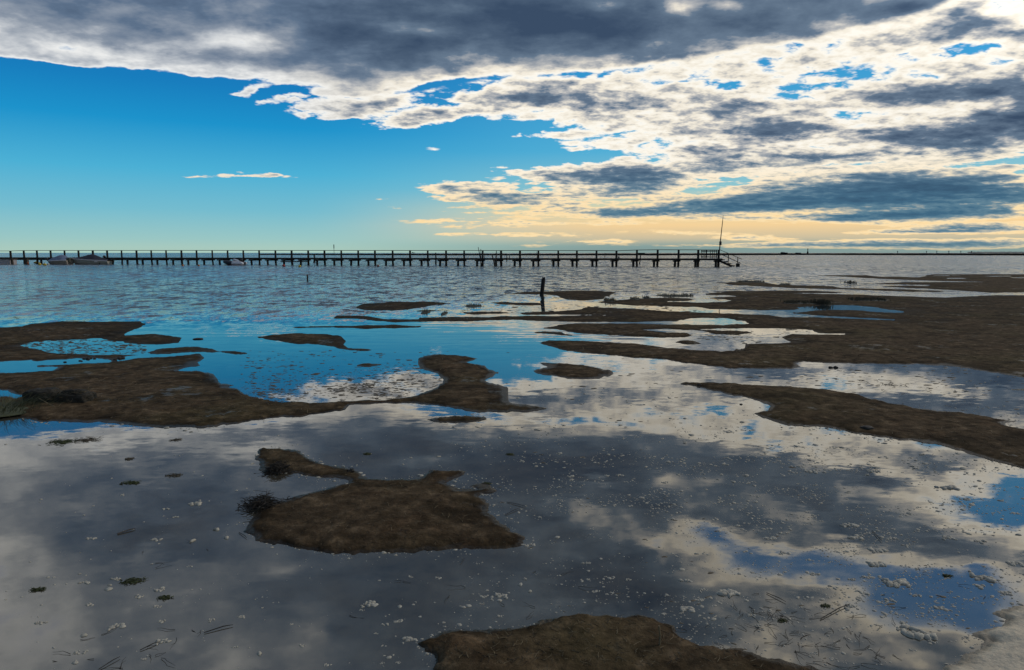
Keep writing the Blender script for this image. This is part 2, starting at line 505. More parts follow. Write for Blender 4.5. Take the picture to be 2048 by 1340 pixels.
def material(name, col=(0.1, 0.1, 0.1), rough=0.7, metal=0.0, var=0.25, scale=8.0, bump=0.0, spec=0.5, col2=None):
    m = bpy.data.materials.new(name)
    m.use_nodes = True
    G = Nodes(m.node_tree)
    b = m.node_tree.nodes['Principled BSDF']
    pos = G.new('ShaderNodeTexCoord').outputs['Object']
    n = G.noise(pos, scale, 5, 0.6)
    c2 = col2 or tuple(c * (1 - var) for c in col)
    c1 = tuple(min(1, c * (1 + var)) for c in col)
    m.node_tree.links.new(G.ramp(n, [(0.3, c2), (0.7, c1)]), b.inputs['Base Color'])
    b.inputs['Roughness'].default_value = rough
    b.inputs['Metallic'].default_value = metal
    b.inputs['Specular IOR Level'].default_value = spec
    if bump:
        bn = G.new('ShaderNodeBump')
        bn.inputs['Strength'].default_value = 1.0
        bn.inputs['Distance'].default_value = bump
        m.node_tree.links.new(G.noise(pos, scale * 3, 5, 0.6), bn.inputs['Height'])
        m.node_tree.links.new(bn.outputs[0], b.inputs['Normal'])
    return m


# ------------------------------------------------------------------ mud
def mud_material(name, tint=(1, 1, 1), pale=0.0):
    m = bpy.data.materials.new(name)
    m.use_nodes = True
    G = Nodes(m.node_tree)
    b = m.node_tree.nodes['Principled BSDF']
    pos = G.new('ShaderNodeNewGeometry').outputs['Position']
    px_, py_, pz_ = G.sep(pos)
    big = G.noise(pos, 0.55, 5, 0.6)
    mid = G.noise(pos, 7.0, 7, 0.72)
    fine = G.noise(pos, 60.0, 4, 0.7)
    c = G.ramp(mid, [(0.30, (0.011, 0.0078, 0.005)), (0.45, (0.026, 0.0185, 0.012)), (0.56, (0.042, 0.030, 0.0195)), (0.68, (0.080, 0.059, 0.040))])
    c = G.mix(G.ramp01(G.noise(pos, 2.6, 4, 0.6), 0.52, 0.7, 0, 0.28), c, G.ramp(mid, [(0.35, (0.020, 0.011, 0.006)), (0.65, (0.064, 0.036, 0.020))]))   # rusty stain
    c = G.mix(G.ramp01(big, 0.45, 0.68, 0, 0.45), c, G.ramp(mid, [(0.35, (0.016, 0.0145, 0.006)), (0.65, (0.050, 0.041, 0.020))]))   # algae
    c = G.mix(G.ramp01(G.noise(pos, 1.7, 5, 0.65), 0.50, 0.64, 0, 0.7), c, (0.010, 0.0075, 0.005, 1))      # dark patches: damp, and the shade of bumps put into the colour
    c = G.mix(G.ramp01(fine, 0.62, 0.75, 0, 0.5), c, (0.12, 0.095, 0.07, 1))      # dry crumbs
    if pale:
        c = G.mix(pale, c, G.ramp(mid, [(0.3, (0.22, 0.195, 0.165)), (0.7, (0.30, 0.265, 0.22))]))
    wet = G.ramp01(pz_, 0.002, 0.022, 1.0, 0.0)
    c = G.mix(wet, c, G.mix(1.0, c, (0.42, 0.42, 0.42, 1), 'MULTIPLY'))
    c = G.mix(1.0, c, (2.45 * tint[0], 2.38 * tint[1], 2.2 * tint[2], 1), 'MULTIPLY')
    m.node_tree.links.new(c, b.inputs['Base Color'])
    sheen = G.math('MULTIPLY', G.ramp01(G.noise(pos, 1.1, 5, 0.65), 0.55, 0.66), G.ramp01(G.noise(pos, 9.0, 3, 0.6), 0.45, 0.6))
    sheen = G.math('MAXIMUM', sheen, G.math('MULTIPLY', G.ramp01(pz_, 0.002, 0.012, 1.3, 0.0), G.ramp01(py_, 6.0, 14.0, 1.0, 0.25)))
    m.node_tree.links.new(G.ramp01(sheen, 0, 1, 0.9, 0.42), b.inputs['Roughness'])
    m.node_tree.links.new(G.ramp01(sheen, 0, 1, 0.03, 0.14), b.inputs['Specular IOR Level'])
    hgt = G.math('ADD', G.math('MULTIPLY', G.noise(pos, 16.0, 6, 0.68), 0.016), G.math('MULTIPLY', fine, 0.003))
    bn = G.new('ShaderNodeBump')
    bn.inputs['Strength'].default_value = 0.9
    bn.inputs['Distance'].default_value = 1.0
    m.node_tree.links.new(hgt, bn.inputs['Height'])
    m.node_tree.links.new(bn.outputs[0], b.inputs['Normal'])
    return m


MUD = mud_material('mud')
WHITENED_SAND = mud_material('whitened_sand', pale=0.95)  # corner mud and sand, with vignette whitening painted into the colour


def seg_sdf(P, poly):
    """signed distance (positive inside) of points P (n,2) to a closed polygon"""
    poly = np.asarray(poly, float)
    d2 = np.full(len(P), 1e18)
    inside = np.zeros(len(P), bool)
    for a, b in zip(poly, np.roll(poly, -1, axis=0)):
        ab = b - a
        L = float(ab @ ab) or 1e-12
        ap = P - a
        t = np.clip((ap @ ab) / L, 0, 1)
        q = ap - t[:, None] * ab
        d2 = np.minimum(d2, (q * q).sum(1))
        c = (a[1] > P[:, 1]) != (b[1] > P[:, 1])
        if c.any():
            xx = (b[0] - a[0]) * (P[:, 1] - a[1]) / ((b[1] - a[1]) or 1e-12) + a[0]
            inside ^= c & (P[:, 0] < xx)
    d = np.sqrt(d2)
    return np.where(inside, d, -d)


def inside_px(P, poly):
    poly = np.asarray(poly, float)
    inside = np.zeros(len(P), bool)
    for a, b in zip(poly, np.roll(poly, -1, axis=0)):
        c = (a[1] > P[:, 1]) != (b[1] > P[:, 1])
        xx = (b[0] - a[0]) * (P[:, 1] - a[1]) / ((b[1] - a[1]) or 1e-12) + a[0]
        inside ^= c & (P[:, 0] < xx)
    return inside


# outlines of the mud banks at the waterline (surveyed from the photograph, turned into ground coordinates)
LEFT = [(-300, 655), (0, 655), (53, 653), (66, 648), (122, 642.5), (178, 643), (282, 642.5), (288, 648), (284, 654), (269, 659), (251, 668), (252, 670.5), (302, 668), (348, 672), (368, 675), (360, 686), (325, 688.5), (279, 688.5), (246, 686), (244, 683), (211, 681), (198, 677), (127, 680), (63, 683), (28, 692), (58, 698), (114, 707), (178, 709), (254, 709), (282, 709.5), (254, 713), (236, 718), (226, 722), (237, 722.5), (274, 716), (330, 714), (353, 711), (394, 708), (406, 716), (399, 720), (386, 725), (391, 732), (376, 735), (357, 741), (381, 742), (414, 746), (437, 757), (442, 763), (465, 771), (457, 774), (477, 781), (488, 789), (520, 799), (560, 804), (600, 806), (650, 804), (702, 801), (760, 800), (800, 796), (836, 789), (867, 778), (887, 766), (889, 759), (873, 747), (839, 736), (832, 726), (836, 716), (870, 708), (914, 711), (952, 717), (942, 721), (921, 725), (969, 731), (995, 745), (983, 757), (969, 760), (1014, 776), (1015, 803), (1055, 812), (1090, 817), (1044, 824), (959, 825), (908, 815), (867, 810), (805, 807), (737, 808), (703, 811), (692, 820), (651, 827), (600, 832), (520, 838), (457, 850), (406, 855), (330, 855), (269, 852), (239, 847), (211, 847), (195, 845), (127, 843), (84, 841), (74, 836), (38, 832), (0, 836), (-300, 838)]
LEFT_POOLS = [
    [(-40, 722), (3, 723), (40, 720), (68, 718), (74, 721), (127, 719), (157, 716), (198, 718), (224, 722), (215, 724.5), (193, 725), (142, 729), (84, 731), (86, 733), (119, 734), (107, 741), (51, 746), (-40, 746)],
    [(-40, 779), (0, 779), (17, 780), (24, 784), (33, 788), (68, 788), (71, 790), (59, 793), (30, 798), (15, 793), (0, 794), (-40, 795)],
]
FLAT = [(1200, 604), (1211, 601), (1236, 600), (1269, 598), (1296, 595.5), (1341, 595), (1395, 598), (1371, 601.5), (1341, 603.2), (1392, 605), (1443, 604), (1470, 601), (1443, 598.5), (1419, 596), (1443, 593.5), (1477, 593), (1460, 590.8), (1409, 589.8), (1409, 587), (1443, 584.6), (1426, 583), (1477, 581.7), (1563, 581), (1631, 581.7), (1689, 584.4), (1660, 586.4), (1578, 585.9), (1640, 588), (1700, 588.8), (1775, 591.5), (1884, 595), (1939, 593.2), (1994, 590.5), (2048, 590), (2330, 592),
        (2330, 820), (2048, 756.5), (1976, 742.6), (1921, 733.5), (1829, 728), (1738, 727), (1665, 726), (1610, 723), (1588, 726), (1597, 731.6), (1599, 734), (1583, 736.5), (1528, 738), (1460, 736.5), (1392, 728), (1323, 719.4), (1255, 713.6), (1187, 707), (1129, 700.6), (1108, 695.5), (1086, 686), (1101, 680.5), (1152, 682), (1221, 685), (1289, 689), (1330, 694), (1373, 699.5), (1439, 702.4), (1472, 701.7), (1482, 695), (1486, 687), (1556, 686.7), (1592, 685), (1577, 680.5), (1563, 674), (1592, 668.5), (1647, 669.6), (1694, 669.6), (1694, 667), (1640, 666), (1629, 660), (1570, 657), (1483, 657), (1439, 656.8),
        (1400, 659.2), (1440, 660.8), (1501, 662), (1511, 667), (1477, 670), (1433, 668.5), (1410, 663), (1384, 659.8),
        (1330, 658.6), (1286, 659.6), (1323, 663), (1368, 666), (1388, 670.6), (1364, 674), (1330, 676.7), (1269, 672.6), (1221, 670), (1152, 665.4), (1125, 660.5), (1093, 657), (1093, 655.5), (1118, 649.4), (1152, 647.2), (1241, 647.2), (1323, 648), (1358, 648.9), (1392, 649.3), (1453, 649.8), (1491, 647), (1481, 642), (1460, 637), (1412, 636), (1371, 637), (1358, 640.5), (1351, 643), (1255, 643.8), (1152, 643.6), (1101, 642.5), (1044, 640), (1010, 640), (942, 642.5), (890, 642.5), (839, 644), (791, 645), (747, 642.5), (733, 638.5), (668, 637.5), (610, 641), (609, 640), (658, 636.5), (675, 630.5), (702, 630), (743, 633), (778, 638), (836, 638), (839, 635), (890, 634), (969, 634), (1010, 632), (1100, 632), (1210, 630.8), (1180, 629.3), (1050, 629.3), (1034, 626), (1050, 625), (1118, 622), (1170, 618.6), (1180, 614), (1228, 616), (1289, 618.6), (1358, 623), (1460, 627), (1539, 629.5), (1566, 634.5), (1629, 634.5), (1702, 637.6), (1789, 641), (1795, 639), (1738, 636), (1647, 631.5), (1596, 627.5), (1592, 625.5), (1647, 620), (1702, 620), (1775, 625.5), (1811, 625.5), (1815, 623.5), (1756, 615.5), (1720, 611), (1658, 609.7), (1629, 612), (1592, 614.8), (1598, 617.7), (1577, 619.5), (1519, 621), (1464, 619), (1417, 618), (1392, 614), (1323, 613), (1262, 610.5), (1228, 608), (1200, 605.5)]
UPPER = [(1634, 551), (1666, 550.3), (1733, 550.3), (1757, 553.5), (1794, 553.2), (1834, 554.6), (1856, 550), (1867, 548.4), (1941, 548.4), (2048, 548.4), (2330, 548.6), (2330, 586), (2048, 585), (1982, 585), (1901, 580), (1821, 575.7), (1770, 573.2), (1794, 571.6), (1853, 571.9), (1860, 570), (1794, 568.6), (1727, 567.8), (1789, 565.6), (1816, 564.2), (1901, 564.1), (1974, 563.9), (1875, 562), (1792, 559), (1767, 557.8), (1727, 556), (1687, 553.7), (1634, 551.8)]
UPPER_POOLS = [
    [(1856, 551.6), (1890, 550.9), (1923, 550.9), (1890, 552.0)],
    [(1893, 556.0), (1928, 556.0), (1928, 557.3), (1893, 557.2)],
    [(1970, 552.2), (2020, 551.6), (2020, 552.4), (1985, 552.9)],
    [(2024, 555.0), (2080, 555.0), (2080, 556.4), (2024, 556.2)],
]
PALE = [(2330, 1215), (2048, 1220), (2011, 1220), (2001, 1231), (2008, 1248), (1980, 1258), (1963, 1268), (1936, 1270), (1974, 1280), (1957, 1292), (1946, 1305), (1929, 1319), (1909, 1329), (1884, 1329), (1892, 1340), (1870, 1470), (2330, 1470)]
BANKS_OF_MUD = [
    # outline, pools, height, label, material
    (LEFT, LEFT_POOLS, 0.055, 'broad dark mud bank on the left with two blue pools in it', MUD),
    (FLAT, [], 0.06, 'wide brown mud flat on the right reaching long fingers into the water', MUD),
    (UPPER, UPPER_POOLS, 0.10, 'far mud flat at the right edge below the grey bay', MUD),
    ([(298, 705), (325, 697), (373, 693), (406, 696), (439, 701), (475, 703), (500, 707), (482, 709), (432, 705), (396, 703), (366, 706), (338, 708), (305, 708)], [], 0.045, 'slim mud bar lying just above the broad left bank', MUD),
    ([(517, 674), (545, 669), (600, 667), (655, 667), (684, 672), (698, 682), (691, 689), (702, 695), (747, 700), (730, 702), (696, 702), (668, 695), (634, 690), (600, 687), (560, 683), (530, 679)], [], 0.05, 'wedge shaped mud islet with a thin tail to the right', MUD),
    ([(708, 730), (726, 727), (771, 727), (764, 731), (737, 734), (711, 733)], [], 0.035, 'very small mud islet alone in the blue pool', MUD),
    ([(593, 654.5), (620, 652), (702, 651), (788, 649), (844, 652), (836, 656), (771, 657), (730, 658), (668, 655.5), (610, 656)], [], 0.045, 'long thin mud strip above the wedge shaped islet', MUD),
    ([(704, 615), (726, 608), (747, 605.6), (791, 603), (867, 603), (902, 606.6), (860, 612), (819, 620), (750, 622), (723, 619)], [], 0.07, 'oval mud islet at the edge of the rippled water', MUD),
    ([(822, 621.5), (860, 619.5), (887, 621.3), (853, 624), (832, 623.2)], [], 0.04, 'tiny mud sliver at the right foot of the oval islet', MUD),
    ([(1007, 587), (1044, 584), (1078, 583.5), (1133, 581.5), (1195, 581.5), (1234, 584.5), (1215, 589.5), (1208, 598), (1164, 601), (1133, 599), (1113, 592), (1092, 588.5), (1027, 588)], [], 0.08, 'mud islet behind the leaning mooring post', MUD),
    ([(973, 605), (1010, 603.6), (1044, 605), (1076, 606), (1080, 610), (1034, 611), (993, 608)], [], 0.045, 'thin mud strip left of the mooring post reflection', MUD),
    ([(928, 625.5), (959, 623), (996, 623), (1024, 626), (993, 628), (949, 629.5)], [], 0.04, 'short mud strip below the sparse reeds', MUD),
    ([(1074, 665), (1091, 663), (1122, 664), (1129, 668), (1146, 671), (1125, 670.6), (1101, 668)], [], 0.035, 'narrow mud sliver under the tip of a finger of the flat', MUD),
    ([(1351, 685), (1361, 681.5), (1385, 681), (1408, 688), (1380, 689), (1365, 687)], [], 0.045, 'small mud islet inside the bay of the right flat', MUD),
    ([(1429, 565), (1460, 565), (1491, 563), (1535, 565.6), (1563, 570), (1600, 571), (1631, 571), (1658, 572.5), (1682, 576), (1780, 578), (1893, 582), (1873, 584), (1811, 583), (1723, 579.6), (1680, 578.3), (1597, 576.5), (1528, 573.5), (1460, 569.5)], [], 0.10, 'long dark mud bar topped with a row of reeds', MUD),
    ([(1074, 742), (1099, 734), (1086, 726), (1118, 726), (1163, 731), (1197, 736.5), (1221, 742), (1222, 748.5), (1197, 757), (1139, 757), (1094, 750), (1079, 745)], [], 0.05, 'blunt mud islet among the mirrored clouds in the middle', MUD),
    ([(1366, 768), (1378, 764.5), (1446, 765.6), (1556, 772), (1647, 779), (1702, 788), (1775, 806.5), (1848, 819), (1921, 826), (1994, 837.5), (2041, 843), (2008, 847), (2016, 852), (2048, 857.6), (2330, 900), (2330, 1010), (2048, 936), (1976, 920), (1939, 909), (1935, 903), (1884, 890.5), (1811, 879.6), (1720, 867), (1647, 852), (1592, 852), (1563, 847), (1526, 836), (1506, 826.6), (1534, 821), (1541, 812), (1519, 803), (1475, 792), (1410, 777)], [], 0.055, 'pointed mud spit running in from the right edge', MUD),
    ([(2012, 778), (2060, 776), (2130, 778), (2060, 782), (2027, 781)], [], 0.03, 'speck of mud at the right edge in the bright pool', MUD),
    ([(856, 839), (873, 835), (908, 833), (969, 834), (978, 837.5), (959, 842.5), (908, 845), (873, 845), (863, 842.5)], [], 0.035, 'low mud islet just below the point of the left bank', MUD),
    ([(493, 1055), (502, 1038), (515, 1026), (559, 1005), (609, 991), (659, 980), (677, 972), (699, 967), (690, 957.5), (640, 955), (574, 945), (534, 946), (520, 938), (527, 927), (512, 916), (515, 907), (524, 897.5), (565, 897), (602, 908), (634, 927), (677, 935), (712, 944), (731, 960), (765, 959), (815, 961), (840, 955), (856, 944), (865, 941), (893, 943), (921, 944), (909, 957), (896, 966), (915, 979), (952, 979), (943, 972), (971, 966), (996, 982), (977, 986.5), (956, 990), (971, 1007), (977, 1022), (984, 1038), (1018, 1057), (1040, 1076), (1027, 1090), (971, 1096.5), (846, 1099), (771, 1104), (737, 1107), (684, 1108), (643, 1104), (621, 1099), (565, 1090), (515, 1080)], [], 0.05, 'large brown mud island with a hooked arm in the near pool', MUD),
    ([(833, 1288), (854, 1278), (885, 1262), (973, 1264), (1021, 1257), (1083, 1250), (1117, 1238), (1155, 1234), (1213, 1233), (1247, 1237), (1274, 1235), (1315, 1247), (1336, 1255), (1346, 1267), (1363, 1276), (1384, 1285), (1400, 1290), (1480, 1310), (1560, 1330), (1640, 1347), (1760, 1400), (1760, 1470), (890, 1470), (872, 1345), (864, 1308), (850, 1302)], [], 0.06, 'brown mud bank cut off by the bottom edge', MUD),
    (PALE, [], 0.085, 'sandy mud bank in the bottom right corner, vignette whitening put into its colour', WHITENED_SAND),
]


def make_bank(outline, pools, hmax, label, mat):
    px = np.array(outline, float)
    x0, y0 = px.min(0); x1, y1 = px.max(0)
    x0, x1 = max(x0 - 10, -310), min(x1 + 10, 2340)
    y0 = max(y0 - (2.2 if y0 < 620 else 6), 508); y1 = min(y1 + (2.2 if y1 < 600 else 6), 1476)
    area = (x1 - x0) * (y1 - y0)
    sx = 2.0 if area < 250000 else 2.6
    rows = [y0]
    while rows[-1] < y1:                                  # rows of about one and a half pixels, finer far away
        rows.append(rows[-1] + (0.4 if rows[-1] < 600 else 0.8 if rows[-1] < 700 else 1.4 if rows[-1] < 900 else 2.0))
    ys = np.array(rows); xs = np.arange(x0, x1 + sx, sx)
    c, s = math.cos(PITCH), math.sin(PITCH)
    v = (CY - ys) / F_PX
    t = EYE / (s - v * c)
    GX = ((xs - CX) / F_PX)[None, :] * t[:, None]
    GY = np.repeat(((c + v * s) * t)[:, None], len(xs), 1)
    P = np.stack([GX.ravel(), GY.ravel()], 1)
    g = [ground(*p) for p in outline]
    d = seg_sdf(P, g)
    for pool in pools:
        d = np.minimum(d, -seg_sdf(P, [ground(*p) for p in pool]))
    X, Y = P[:, 0], P[:, 1]
    far = np.clip(Y / 9.0, 0.6, 4.0)
    d = d + far * (0.07 * fbm(X * 3.1 / far, Y * 3.1 / far, 2) + 0.055 * fbm(X * 10 / far, Y * 10 / far, 4, 0.6)) + 0.012
    w = 0.17 * np.clip(Y / 6.0, 0.7, 4) * (1 + 1.2 * fbm(X * 1.7 / far + 40, Y * 1.7 / far, 2))
    w = np.maximum(w, 0.04); hmax = hmax * 0.62
    hmax = hmax * np.clip(1.5 - Y / 16.0, 0.4, 1.0)
    dp = np.maximum(d, 0)
    up = hmax * (1 - np.exp(-dp / w)) * (0.75 + 0.5 * (fbm(X * 0.9 / far + 9, Y * 0.9 / far, 2) + 0.5))
    rough = np.clip(dp / (w * 0.8), 0, 1)
    lumps = 0.014 * fbm(X * 2.2 + 3, Y * 2.2, 3, 0.5) + 0.008 * fbm(X * 13, Y * 13, 3, 0.6)
    z = np.where(d > 0, up + rough * lumps, d * 0.35)
    z = np.where(d > 0.02 * far, np.maximum(z, 0.004), z)
    z = np.maximum(z, -0.06)
    ny, nx = len(ys), len(xs)
    idx = np.arange(ny * nx).reshape(ny, nx)
    F = np.stack([idx[1:, :-1], idx[1:, 1:], idx[:-1, 1:], idx[:-1, :-1]], -1).reshape(-1, 4)
    keep = (z[F] > -0.012).any(1)
    F = F[keep]
    used = np.unique(F)
    re = np.zeros(ny * nx, int); re[used] = np.arange(len(used))
    V = np.stack([X, Y, z], 1)[used]
    o = link('mud_bank', np_mesh('mud_bank', V, re[F]), mat)
    if mat is WHITENED_SAND:
        o.name = 'whitened_bank'
    tag(o, label, kind='structure')
    return o


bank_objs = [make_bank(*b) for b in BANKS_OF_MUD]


def on_land(P):
    """which of the photograph's pixels P (n,2) are mud"""
    r = np.zeros(len(P), bool)
    for b in BANKS_OF_MUD:
        k = inside_px(P, b[0])
        for pool in b[1]:
            k &= ~inside_px(P, pool)
        r |= k
    return r


def land_height(x, y):
    """height of the ground at a point, looked up on the banks"""
    best = 0.0
    for o in bank_objs:
        hit, loc, n_, i_ = o.ray_cast(Vector((x, y, 5)), Vector((0, 0, -1)))
        if hit and loc.z > best:
            best = loc.z
    return best


# the distant spit beyond the jetty, and the far shore
def strip(name, top, bot, hgt, label, mat, seed):
    """low land between two lines of pixels on the water"""
    rs = np.random.default_rng(seed)
    n = 260
    xs = np.linspace(top[0][0], top[-1][0], n)
    ty = np.interp(xs, *zip(*top)); by = np.interp(xs, *zip(*bot))
    by = by + 0.22 * np.convolve(rs.normal(size=n), np.ones(5) / 5, 'same') * np.clip((by - ty) / 3, 0, 1)
    V = []
    m = 7
    for i in range(n):
        a = np.array(ground(xs[i], by[i])); b = np.array(ground(xs[i], ty[i]))
        for j in range(m):
            f = j / (m - 1)
            p = a + (b - a) * f
            h = hgt * math.sin(PI * min(max(f, 0), 1)) ** 0.5 * (0.75 + 0.5 * rs.random()) if 0 < j < m - 1 else -0.05
            V.append((p[0], p[1], h))
    idx = np.arange(n * m).reshape(n, m)
    F = np.stack([idx[:-1, :-1], idx[1:, :-1], idx[1:, 1:], idx[:-1, 1:]], -1).reshape(-1, 4)
    return tag(link(name, np_mesh(name, np.array(V), F), mat), label, kind='structure')


FARMUD = material('far_mud', (0.012, 0.012, 0.011), 0.95, var=0.3, scale=0.03, spec=0.0)
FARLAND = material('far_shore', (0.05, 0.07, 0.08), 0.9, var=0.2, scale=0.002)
strip('sandspit', [(518, 509.4), (900, 508.9), (1150, 508.2), (1400, 507.2), (1700, 507.0), (2400, 507.0)],
      [(518, 509.9), (700, 510.3), (900, 510.9), (1150, 511.0), (1400, 510.8), (1600, 510.2), (1850, 510.6), (2048, 511.3), (2400, 512)], 0.8,
      'low dark spit of land stretching along the horizon', FARMUD, 3)
strip('far_shore', [(1935, 505.75), (2100, 505.75), (2500, 505.75)], [(1935, 506.0), (2100, 506.1), (2500, 506.1)], 10.0,
      'hazy far shore on the horizon at the right edge', FARLAND, 5)

# ------------------------------------------------------------------ water
wm = bpy.data.materials.new('water')
wm.use_nodes = True
G = Nodes(wm.node_tree)
wb = wm.node_tree.nodes['Principled BSDF']
pos = G.new('ShaderNodeNewGeometry').outputs['Position']
wx, wy, wz = G.sep(pos)
shift = G.ramp01(wx, -4.0, 2.0, 0.0, 8.0)
breeze = G.ramp01(G.math('SUBTRACT', wy, shift), 12.5, 22.0)
gust = G.noise(G.mapping(pos, scale=(0.05, 0.025, 1)), 1.0, 3, 0.55)
gust = G.ramp01(gust, 0.32, 0.66, 0.45, 1.15)


def slope(loc, sx, sy, scale, det, rough):
    c = G.noise(G.mapping(pos, loc, (0, 0, R(12)), (sx, sy, 1)), scale, det, rough, color=True)
    return G.vmath('SUBTRACT', c, (0.5, 0.5, 0.5))


chop = slope((0, 0, 0), 1.7, 1.0, 1.0, 5, 0.85)
chop = G.vmath('SCALE', chop, scale=1.95)
chop = G.vmath('SCALE', chop, scale=G.math('MULTIPLY', breeze, gust))
ring = slope((3, 7, 1), 0.10, 1.0, 7.0, 2, 0.5)               # fading ripples that run into the pools
ring = G.vmath('SCALE', ring, scale=G.math('MULTIPLY', G.ramp01(wy, 8.5, 14.0, 0.0, 0.050), G.ramp01(wx, 6.0, 1.0, 0.25, 1.0)))
still = slope((1, 2, 5), 0.5, 1.0, 9.0, 4, 0.6)
still = G.vmath('SCALE', still, scale=G.ramp01(G.noise(pos, 0.6, 4, 0.6), 0.40, 0.62, 0.008, 0.032))
tot = G.vmath('ADD', G.vmath('ADD', chop, ring), still)
# seen at a grazing angle, mostly the faces of the wavelets turned to the shore are visible
face = G.xyz(0.0, G.math('MULTIPLY', breeze, G.ramp01(wy, 14.0, 60.0, -0.05, -0.115)), 1.0)
nrm = G.vmath('NORMALIZE', G.vmath('ADD', G.vmath('MULTIPLY', tot, (1.0, 1.0, 0.0)), face))
wm.node_tree.links.new(nrm, wb.inputs['Normal'])
bed = G.ramp(G.noise(pos, 2.2, 7, 0.72), [(0.3, (0.022, 0.020, 0.016)), (0.7, (0.11, 0.096, 0.070))])
bed = G.mix(G.ramp01(wy, 5.0, 12.0), bed, (0.018, 0.034, 0.044, 1))
wm.node_tree.links.new(bed, wb.inputs['Base Color'])
wb.inputs['Roughness'].default_value = 0.03
wm.node_tree.links.new(G.mix(breeze, (1.0, 0.96, 0.88, 1), (0.84, 1.0, 1.0, 1)), wb.inputs['Specular Tint'])
wm.node_tree.links.new(G.ramp01(breeze, 0.0, 1.0, 2.6, 1.40), wb.inputs['IOR'])
rw = G.ramp01(breeze, 0.0, 1.0, 0.025, 0.10)
wm.node_tree.links.new(rw, wb.inputs['Roughness'])
m_ = MB()
yy = [-40, 0, 2, 4, 8, 16, 32, 64, 128, 256, 512, 1024, 2048, 4096, 9000, 20000, 45000]
rows = []
for y in yy:
    w_ = 40 + abs(y) * 2.2
    rows.append([Vector((-w_ + 2 * w_ * k / 16, y, 0)) for k in range(17)])
m_.loft(rows, closed=False, cap=False)
water = m_.build('water', wm)
tag(water, 'shallow tidal water, rippled far out and mirror calm in the near pools', kind='structure')
for p in water.data.polygons:
    if p.normal.z < 0:
        water.data.flip_normals()
        break
# ------------------------------------------------------------------ jetty
WOOD = material('dark_wood', (0.020, 0.017, 0.014), 0.85, var=0.4, scale=6, bump=0.004)
WOODP = material('weathered_wood', (0.06, 0.045, 0.035), 0.85, var=0.35, scale=6, bump=0.004)
IRON = material('dark_steel', (0.03, 0.03, 0.032), 0.55, var=0.2)
post_px = [23.2, 49.8, 76, 103.3, 131.1, 158.9, 187.6, 216.1, 244.9, 274.7, 304.1, 333.7, 364.3, 394.5, 425.8, 456.5, 487.8, 519.4, 551.9, 584.2, 617.3,
           649.8, 683.3, 717.1, 750.5, 785.8, 820.6, 855.9, 892.4, 928.5, 965.6, 1002.2, 1040, 1076.7, 1116.3, 1153.5, 1192.7, 1232.5, 1273.3, 1314.7,
           1356.5, 1395.7, 1436.6]
n_p = len(post_px)
tz = np.array([math.tan(R(azel(p, 531)[0])) for p in post_px])
y_end = ground(1436.6, 532.9)[1]
# the posts stand evenly on a straight line:  t = (X0 + i A) / (Y0 - i B)  with the last post at y_end
ii = np.arange(n_p) - (n_p - 1)
sol = np.linalg.lstsq(np.stack([np.ones(n_p), ii, tz * ii], 1), tz * y_end, rcond=None)[0]
JX, JA, JB = sol
step = math.hypot(JA, JB)
JD = Vector((JA, -JB, 0)).normalized()               # along the jetty, towards its head
JN = Vector((-JD.y, JD.x, 0))                        # away from the camera
if JN.y < 0:
    JN = -JN
JEND = Vector((JX, y_end, 0))


def jp(s, off=0.0, z=0.0):
    """s metres back from the head, off metres away from the camera's side"""
    return JEND - JD * s + JN * off + Vector((0, 0, z))


def s_of(px, off=0.0):
    """distance from the head of the point of the line seen at a pixel column"""
    t = math.tan(R(azel(px, 531)[0]))
    # (E.x - D.x s + N.x off) = t (E.y - D.y s + N.y off)
    num = JEND.x + JN.x * off - t * (JEND.y + JN.y * off)
    den = JD.x - t * JD.y
    return num / den


def lz(p, py):
    """height over the water of a pixel row at the place p"""
    y = p.y if hasattr(p, 'y') else p[1]
    x = p.x if hasattr(p, 'x') else p[0]
    v = (CY - py) / F_PX
    c, s = math.cos(PITCH), math.sin(PITCH)
    return EYE + y * (-s + v * c) / (c + v * s)


DECK_Z = 0.94
jetty = empty('jetty', jp(0), 'long dark wooden jetty on piles with a single handrail crossing the bay', 'jetty')
JM = Matrix.Translation(-jp(0))


def jpart(mb, name, mat=WOOD, parent=None, label=None):
    bmesh.ops.transform(mb.bm, matrix=JM, verts=mb.bm.verts)
    o = mb.build(name, mat, parent or jetty)
    if label:
        o['label'] = label
    return o


s_left = s_of(-70)
# deck: stringers and planks across
mb = MB()
mb.bar(jp(s_left, -1.45, DECK_Z - 0.13), jp(-0.25, -1.45, DECK_Z - 0.13), 0.09, 0.18)
mb.bar(jp(s_left, 0.13, DECK_Z - 0.13), jp(-0.25, 0.13, DECK_Z - 0.13), 0.07, 0.18)
mb.bar(jp(s_left, -0.7, DECK_Z - 0.13), jp(-0.25, -0.7, DECK_Z - 0.13), 0.09, 0.18)
rotj = JD.to_track_quat('X', 'Z').to_matrix()
k = -0.2
while k < s_left:
    mb.box(jp(k + 0.07, -0.66 + random.uniform(-.02, .02), DECK_Z - 0.02 + random.uniform(-.004, .004)), (0.13, 1.72, 0.038), rotj)
    k += 0.145
jpart(mb, 'deck')
